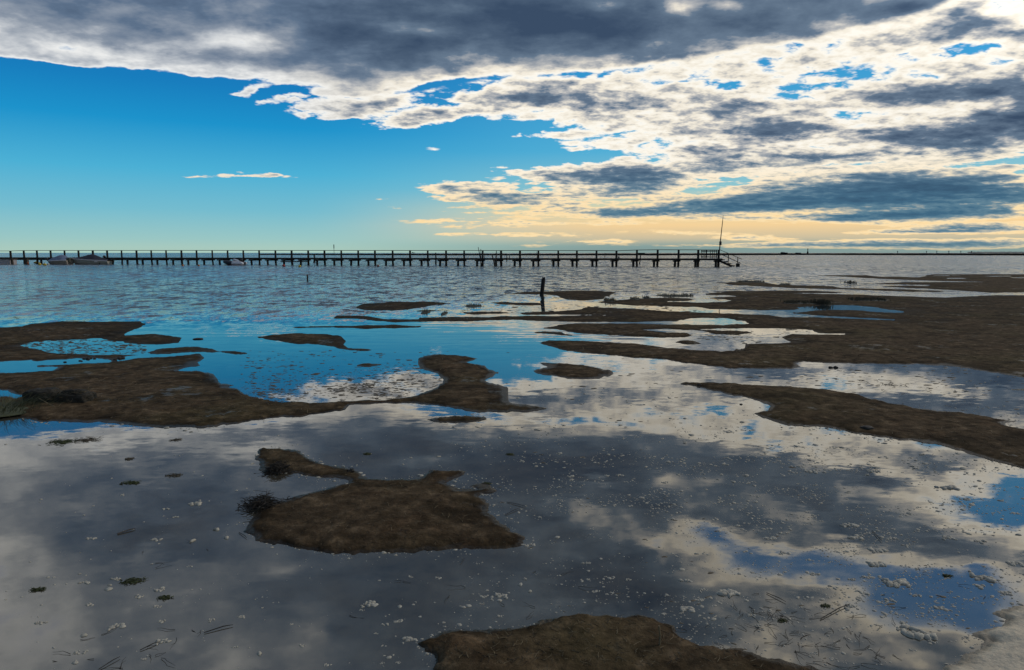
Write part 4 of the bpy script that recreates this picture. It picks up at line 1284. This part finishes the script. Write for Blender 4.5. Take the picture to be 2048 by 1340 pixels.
# brown weed flecks
C = np.concatenate([
    scatter_px(6500, 480, 700, 900, 805, lambda x, y: np.clip(gauss(x, y, 640, 775, 190, 34) * 1.0 + .08, 0, 1) * np.clip(patchy(x, y) + .25, 0, 1)),
    scatter_px(700, 30, 680, 290, 708), scatter_px(700, 1380, 655, 1640, 702, lambda x, y: .6 * patchy(x, y)),
    scatter_px(900, 1600, 728, 2048, 830, lambda x, y: .6 * patchy(x, y)), scatter_px(700, 1000, 690, 1600, 850, lambda x, y: .35 * patchy(x, y)),
    scatter_px(260, 920, 608, 1420, 626), scatter_px(700, 1000, 850, 2040, 1330, lambda x, y: .5 * patchy(x, y)),
])
n = len(C)
r = np.clip(rng.lognormal(math.log(0.0085), 0.5, n), 0.004, 0.026) * np.clip(C[:, 1] / 7, .6, 2.2)
V, F = domes(C, r * 1.6, r * .55, r * .22, rng.uniform(-.6, .6, n), 7)
tag(link('weed_flecks', np_mesh('weed_flecks', V, F), WEEDC), 'scattered brown flecks of seaweed floating on the calm pools', kind='stuff')

# clumps of foam one can tell apart
clumps = [(1708, 1075, 34), (1755, 1101, 36), (1752, 1128, 40), (1629, 1149, 28), (1793, 1166, 48), (1704, 1159, 22), (1735, 1154, 24), (1720, 1184, 20), (1716, 1195, 16), (1834, 1191, 22), (1968, 1156, 44), (1960, 1172, 26), (2011, 1186, 26),
          (1778, 1200, 22), (1701, 1213, 30), (1767, 1233, 16), (1878, 1215, 22), (1808, 1246, 22), (1834, 1266, 66), (1864, 1283, 22), (1803, 1259, 24), (1459, 1186, 54), (1406, 1179, 24), (1398, 1200, 22), (1374, 1217, 34), (1517, 1253, 20),
          (1561, 1290, 20), (1628, 1307, 18), (1667, 1318, 18), (1824, 1299, 16), (1568, 1106, 26), (1541, 1077, 26), (1694, 1048, 36), (2028, 1127, 30), (1784, 1076, 20), (1892, 1075, 28), (1963, 1084, 24), (1817, 1091, 14), (1933, 1000, 22), (1892, 975, 40), (1623, 943, 30), (1745, 941, 30),
          (738, 1208, 40), (823, 1154, 16), (876, 1156, 18), (799, 1213, 12), (796, 1242, 22), (770, 1250, 18), (751, 1267, 14), (820, 1279, 36), (767, 1291, 14), (796, 1325, 15), (765, 1326, 14), (778, 1315, 12), (724, 1220, 14), (1001, 1233, 18), (963, 1208, 14), (967, 1193, 22), (1002, 1190, 28),
          (1172, 1127, 24), (1175, 1159, 14), (1220, 1156, 22), (1192, 1183, 22), (1223, 1185, 14), (1373, 1216, 30), (1370, 1162, 28), (1256, 1159, 16), (1060, 1183, 10), (1041, 1169, 12), (1050, 1158, 12), (1364, 1292, 10), (1361, 1227, 14), (1332, 1228, 16),
          (181, 1077, 22), (170, 1164, 24), (231, 1158, 22), (279, 1193, 20), (315, 1213, 18), (324, 1243, 18), (238, 1251, 34), (81, 1246, 22), (168, 1271, 12), (159, 1305, 26), (287, 1318, 16), (150, 1325, 12), (326, 1283, 30), (480, 1234, 22), (423, 1240, 18), (319, 1180, 26), (584, 1249, 14), (605, 1292, 18), (519, 1307, 12),
          (469, 1294, 14), (331, 1019, 16), (390, 1008, 32), (351, 1034, 16), (312, 1080, 20), (433, 1059, 11), (380, 1132, 14), (244, 990, 16), (655, 1329, 18), (179, 1209, 20), (220, 1170, 8), (218, 1178, 12), (384, 1082, 11), (453, 1076, 11), (1058, 1090, 28), (1240, 950, 20), (1330, 965, 18), (1160, 1010, 16), (1120, 1000, 14), (1045, 922, 16)]
for i, (px_, py_, w) in enumerate(clumps):
    c = ground(px_, py_)
    wm_ = w * 0.5 * math.hypot(c[0], c[1]) / F_PX
    k = 1 if w < 13 else int(4 + w / 3)
    if k == 1:
        off = np.zeros((1, 2)); rr = np.array([wm_])
    else:
        t_ = rng.uniform(-1, 1, k)
        bend = rng.uniform(-.5, .5)
        off = np.stack([t_ * wm_ * .75, (bend * t_ ** 2 + rng.normal(size=k) * .28) * wm_ * .8], 1)
        rr = wm_ * rng.uniform(.12, .34, k)
    V, F = domes(off, rr, rr * rng.uniform(.6, 1, k), rr * rng.uniform(.35, .6, k), rng.uniform(0, 6, k), 10)
    o = link('foam_patch', np_mesh('foam_patch', V, F), FOAM)
    o.location = (c[0], c[1], 0.0)
    tag(o, 'clump of pale bubbly foam floating on the near pool', 'foam', 'foam clumps floating on the near pool')


def strand(p, length, w, bend, up=0.0, seg=5, ang=None):
    """points and radii of one curved stalk"""
    a = random.uniform(0, 2 * PI) if ang is None else ang
    pts = []
    q = Vector(p)
    for k in range(seg + 1):
        pts.append(q.copy())
        q += Vector((math.cos(a), math.sin(a), up + random.uniform(-.25, .25))) * (length / seg)
        a += random.uniform(-bend, bend)
        up *= 0.75
    return pts, [w * (1 - .6 * k / seg) for k in range(seg + 1)]


# matted green and dark weed afloat
weeds = [(126, 884, 70, GREEN, 'green and dark weed streak at the left below the broad bank'), (175, 880, 60, WEEDC, 'dark weed streak lying to the right of the green one'),
         (262, 966, 50, GREEN, 'olive weed tuft with pale bubbles, left half of the near pool'), (348, 951, 44, WEEDC, 'brownish weed mat a little right of the olive tuft'),
         (264, 1163, 60, GREEN, 'brightest green weed clump in the lower left of the pool'), (328, 1196, 40, GREEN, 'broken green weed bits right below the bright green clump'),
         (75, 1180, 36, GREEN, 'faint green weed at the lower left edge'), (1652, 1212, 26, GREEN, 'olive weed tuft among foam left of the mirrored blue sky'), (1895, 1152, 22, GREEN, 'small olive weed tuft on the mirrored blue sky'),
         (1565, 1242, 26, GREEN, 'dark green weed bit beside floating twigs'), (735, 908, 22, GREEN, 'little green weed bit above the hooked mud island'), (1020, 909, 22, GREEN, 'little green weed bit right of the low islet'), (974, 967, 26, GREEN, 'yellow green weed on the right ear of the large island'),
         (352, 880, 26, WEEDC, 'short dark weed bit between the broad bank and the near pool'), (259, 918, 24, WEEDC, 'thin dark weed bit left of the hooked arm')]
for px_, py_, w, mat, lab in weeds:
    c = Vector((*ground(px_, py_), 0))
    wid = .8 * w * c.length / F_PX
    mb = MB()
    for k in range(80):
        u = max(-.42, min(.42, random.gauss(0, .2))) * wid
        p, r_ = strand((u, max(-.2, min(.2, random.gauss(0, .09))) * wid * (1.3 if py_ > 950 else 2.0), random.uniform(.0, .006)), wid * random.uniform(.08, .22), .0022, .7, 0.05, 4, random.uniform(-.5, .5) + (PI if random.random() < .5 else 0))
        mb.tube(p, r_, 3, cap=False)
    mb.ball((0, 0, -.001), wid * .42, (1.0, .34 if py_ > 950 else .5, .012), 3)
    if mat is GREEN:
        for k in range(18):
            mb.ball((max(-.3, min(.3, random.gauss(0, .2))) * wid, max(-.18, min(.18, random.gauss(0, .09))) * wid, .002), wid * random.uniform(.02, .05), (1.4, 1, .25), 1)
    o = mb.build('floating_weed', mat)
    o.location = c
    tag(o, lab, 'weed', 'weed floating on the near pool')

# tangles of dark roots
for px_, py_, w, h, lab in ((524, 1006, 105, 26, 'spiky tangle of dark roots at the left tip of the large island'), (556, 936, 72, 22, 'matted dark roots on the hooked arm of the large island'), (700, 942, 34, 8, 'small dark root bundle on the thin neck of the hooked arm')):
    g_ = ground(px_, py_ + h * .3)
    c = Vector((*g_, 0))
    c.z = max(0, land_height(*g_) - .01)
    k_ = c.length / F_PX
    mb = MB()
    for k in range(330 if w > 60 else 90):
        u, v = random.gauss(0, .15) * w * k_, random.gauss(0, .2) * w * k_ * .7
        hh = h * k_ * .75 * math.exp(-(u / (w * k_ * .28)) ** 2)
        p, r_ = strand((u, v, random.uniform(0, hh)), w * k_ * random.uniform(.08, .28), random.uniform(.0014, .0035), .8, random.uniform(-.4, .35), 5)
        for q in p: q.z = max(q.z, -.004)
        mb.tube(p, r_, 4, cap=False)
    o = mb.build('root_tangle', ROOT)
    o.location = c
    tag(o, lab, 'roots', 'root tangles on the large island')

# grassy clod on the left bank, in two lumps
g_ = ground(122, 806)
c = Vector((*g_, land_height(*g_) - .02))
k_ = c.length / F_PX
PEAT = material('peat', (0.022, 0.018, 0.013), 0.9, var=0.5, scale=14, bump=0.015, col2=(0.011, 0.010, 0.007))
root = empty('peat_clod', c, 'long dark clod of peat with dry grass on it, lying on the left bank', 'clod')
for nm, x, hw, hh in (('lump', -26, 30, 24), ('lump', 26, 28, 22)):
    bm_ = MB(); bm_.ball((0, 0, 0), 1.0, (1, 1, 1), 4)
    for v in bm_.bm.verts:
        q = v.co.copy()
        nz = 1 + .22 * mnoise.noise(q * 2.1 + Vector((x, 0, 0))) + .14 * mnoise.noise(q * 6)
        sq = lambda t__: math.copysign(abs(t__) ** .6, t__)
        v.co = Vector(((x + sq(q.x) * hw * nz) * k_, sq(q.y) * hw * .75 * nz * k_, max(sq(q.z) * hh * k_ * .92 * nz, -.01)))
    bm_.build(nm, PEAT, root, smooth=True)
mb = MB()
for k in range(150):
    x = random.uniform(-50, 52) * k_
    p, r_ = strand((x, random.uniform(-.8, .5) * 22 * k_, random.uniform(.25, .95) * 22 * k_), random.uniform(.05, .14), .0016, .5, random.uniform(-.5, .4), 4)
    mb.tube(p, r_, 3, cap=False)
mb.tube([(-10 * k_, -.24, 14 * k_), (10 * k_, -.28, 6 * k_), (32 * k_, -.34, -.0)], .004, 5)
mb.build('dry_grass', STRAW, root)

# tussock at the left edge
g_ = ground(8, 822)
c = Vector((*g_, max(0, land_height(*g_) - .01)))
mb = MB()
for k in range(700):
    u, v = random.gauss(0, .17), random.gauss(0, .16)
    a = math.atan2(v, u) + random.uniform(-.6, .6)
    p, r_ = strand((u, v, 0), random.uniform(.05, .17), random.uniform(.0012, .0022), .3, random.uniform(.4, 1.6), 5, a)
    mb.tube(p, r_, 3, cap=False)
mb.ball((0, 0, 0), 1, (.42, .4, .02), 3)
o = mb.build('grass_tussock', GRASS)
o.location = c
tag(o, 'pale green grass tussock at the left edge hanging over the blue pool', 'grass')

# reeds and dark tufts on the right flats
def tuft(name, px0, px1, py, hpx, n, label, lift=0.0, mat=REED, depth=.25, group='dark reed tufts on the mud flats'):
    a, b = Vector((*ground(px0, py), 0)), Vector((*ground(px1, py), 0))
    c = (a + b) / 2
    z = land_height(c.x, c.y)
    k_ = c.length / F_PX
    mb = MB()
    for k in range(n):
        t_ = random.random()
        p0 = a.lerp(b, t_) - c
        p0.y += random.gauss(0, depth)
        hh = hpx * k_ * random.uniform(.45, 1.0)
        lean = random.gauss(0, .3)
        mb.tube([p0, p0 + Vector((lean * hh * .4, 0, hh * .6)), p0 + Vector((lean * hh, 0, hh))], [.013 * k_ * 40, .010 * k_ * 40, .004 * k_ * 40], 4, cap=False)
    mb.ball((0, 0, 0), 1.0, ((b - a).length * .55 + .02, depth * 2.2, .03), 3)
    o = mb.build(name, mat)
    o.location = (c.x, c.y, max(0, z - .01))
    return tag(o, label, 'reeds', group)
tuft('reed_tuft', 1477, 1527, 564.5, 5.0, 110, 'row of short dark reeds on top of the long mud bar')
tuft('reed_tuft', 1316, 1384, 591.5, 5.5, 120, 'row of dark reeds standing in water between the flats')
tuft('reed_tuft', 1211, 1228, 602, 8, 60, 'dark tuft at the left tip of the middle flat, left of two smaller ones')
tuft('reed_tuft', 1264, 1278, 598.5, 5, 40, 'small dark tuft, second along the top of the middle flat')
tuft('reed_tuft', 1290, 1298, 596, 5, 30, 'smallest dark tuft, third along the top of the middle flat')
tuft('reed_tuft', 1572, 1632, 607, 7, 240, 'long low dark tuft beside the pool on the right flat')
tuft('reed_tuft', 1634, 1653, 609, 11, 200, 'denser taller dark tuft at the corner of the pool on the right flat')
tuft('reed_tuft', 1702, 1768, 601.5, 7, 260, 'flat dark tuft farthest right on the flat')
tuft('reed_tuft', 933, 961, 612, 7, 26, 'sparse reeds in open water left of the mooring post')
tuft('reed_tuft', 845, 858, 625, 8, 18, 'thin sprigs at the foot of the oval islet')
tuft('reed_tuft', 885, 893, 627, 6, 10, 'few sprigs in the water right of the oval islet')
tuft('reed_tuft', 1694, 1706, 565.8, 5, 40, 'tiny dark tuft alone on a sliver between the far bars')
tuft('reed_tuft', 1562, 1580, 569.5, 4, 40, 'tiny dark hummock of reeds right of the reed row')

# stones along the strip in the left pool, and lone dark lumps
STONE = material('dark_stone', (0.025, 0.022, 0.02), 0.8, var=0.4, scale=20, bump=.004)
def stone(px_, py_, w, label, group, flat=.6):
    g_ = ground(px_, py_)
    z = max(0, land_height(*g_))
    k_ = math.hypot(*g_) / F_PX * w / 2
    mb = MB(); mb.ball((0, 0, 0), 1, (1, 1, 1), 3)
    sd_ = random.uniform(0, 99)
    for v in mb.bm.verts:
        q = v.co.copy()
        v.co = q * (1 + .35 * mnoise.noise(q * 1.6 + Vector((sd_, 0, 0))))
        v.co = Vector((v.co.x * k_, v.co.y * k_ * .8, v.co.z * k_ * flat))
    o = mb.build('stone', STONE, smooth=True)
    o.location = (g_[0], g_[1], z + k_ * .1)
    return tag(o, label, 'stone', group)
for px_, py_, w in ((130, 724.5, 5), (160, 722, 5), (163, 722.5, 4), (168, 718, 5), (176, 718, 8), (182, 717, 5), (189, 717.5, 5), (230, 720.5, 7), (240, 717, 9), (246, 716.5, 7), (131, 711, 5), (245, 714, 5)):
    stone(px_, py_, w, 'small dark stone along the mud strip between the two blue pools', 'stones on the strip between the pools')
stone(1662, 735.6, 8, 'left half of a pair of dark stones in the bright pool on the right', None)
stone(1671, 735.4, 9, 'right half of a pair of dark stones in the bright pool on the right', None)
stone(1482, 809, 6, 'small dark stone in the mirrored clouds below the pointed spit', None)
stone(1734, 861, 22, 'flat dark clod on the near edge of the pointed spit', None, .3)
stone(396, 678.5, 18, 'low dark stone just breaking the blue water right of the left bank', None, .16)
stone(1398, 771.5, 9, 'dark lump near the tip of the pointed spit', None, .5)

# floating sticks
def stick(px0, py0, px1, py1, w, label, mat=ROOT):
    a, b = Vector((*ground(px0, py0), .004)), Vector((*ground(px1, py1), .006))
    c = (a + b) / 2
    mb = MB()
    m1 = (b - a) * .15 + Vector((0, w * 1.2, .002))
    w *= .4
    mb.tube([a - c, m1, b - c], [w, w * 1.1, w * .6], 6, jitter=.15)
    o = mb.build('stick', mat); o.location = c
    return tag(o, label, 'stick', 'sticks floating on the near pool')
stick(235, 1069, 271, 1059, .008, 'thick brown stick floating at the left of the near pool', WOODP)
stick(408, 1267, 466, 1252, .005, 'long thin dark stick near the bottom left')
stick(198, 1340, 240, 1316, .004, 'thin stick cut by the bottom edge at the left')
stick(478, 1066, 494, 1078, .004, 'short bent stick left of the large island')
stick(1640, 1240, 1700, 1210, .005, 'long twig across the foam, left of the mirrored blue')
stick(1533, 1187, 1572, 1206, .004, 'twig right of the large foam clump')
stick(1744, 1062, 1764, 1085, .004, 'slanting twig among foam on the right of the pool')
stick(1010, 1031, 1038, 1018, .004, 'twig crossing the bright reflection right of the large island')
stick(1014, 1005, 1052, 1015, .004, 'dark forked twig just right of the large island')
stick(280, 1302, 318, 1286, .004, 'short dark stick between foam clumps at bottom left')

# small twigs in the lower right
mb = MB()
for cx, cy, n, s_ in ((1541, 1227, 34, 26), (1610, 1310, 26, 60), (1680, 1270, 34, 70), (1470, 1250, 20, 50), (1560, 1260, 40, 80), (1700, 1300, 30, 70), (1820, 1180, 14, 60), (1740, 820, 60, 40), (1765, 768, 60, 28), (180, 1290, 16, 60), (380, 1300, 16, 60), (340, 1100, 10, 50), (830, 1180, 12, 90), (1150, 1200, 14, 90)):
    for k in range(n // 2):
        q = (cx + random.gauss(0, s_), cy + random.gauss(0, s_ * (.45 if cy > 900 else .22)))
        if on_land(np.array([q]))[0] or q[1] > 1470:
            continue
        g_ = ground(*q)
        p, r_ = strand((g_[0], g_[1], .003), random.uniform(.03, .10) * max(1, g_[1] / 6), .0014 * max(1, g_[1] / 4), .5, .05, 4)
        mb.tube(p, r_, 3, cap=False)
tag(mb.build('drift_twigs', ROOT), 'fine dark twigs drifting in loose patches on the pools', kind='stuff')

# dry stalks strewn over the mud
mb = MB()
mbd = MB()
for x0, y0, x1, y1, n, L_ in ((500, 960, 1040, 1105, 420, .05), (880, 1240, 1700, 1345, 520, .045), (0, 760, 640, 850, 420, .10), (830, 720, 1080, 822, 160, .07), (1380, 770, 2048, 925, 420, .09), (1100, 685, 2048, 750, 320, .13), (520, 900, 740, 960, 80, .05), (0, 655, 280, 710, 120, .14)):
    for k in range(n):
        q = np.array([[random.uniform(x0, x1), random.uniform(y0, y1)]])
        if not on_land(q)[0]:
            continue
        g_ = ground(*q[0])
        z = land_height(*g_)
        if z < .008:
            continue
        tgt = mb if random.random() < .55 else mbd
        p, r_ = strand((g_[0], g_[1], z + .001), L_ * random.uniform(.3, 1.2), .0011 * max(1, g_[1] / 4), .45, random.uniform(0, .35) if random.random() < .25 else .03, 4)
        for q_ in p: q_.z = max(q_.z, z)
        tgt.tube(p, r_, 3, cap=False)
tag(mb.build('straw_litter', STRAW), 'dry pale stalks and bits of straw strewn over the mud', kind='stuff')
tag(mbd.build('root_litter', ROOT), 'dark bits of root and bark strewn over the mud', kind='stuff')
# an upright pale stalk on the bottom bank
g_ = ground(1319, 1303)
mb = MB(); mb.tube([(0, 0, -.01), (.003, .01, .035), (-.002, .014, .075)], [.004, .0036, .0042], 6)
o = mb.build('dry_stalk', STRAW); o.location = (*g_, land_height(*g_))
tag(o, 'single pale stalk standing on the bottom mud bank', 'stalk')
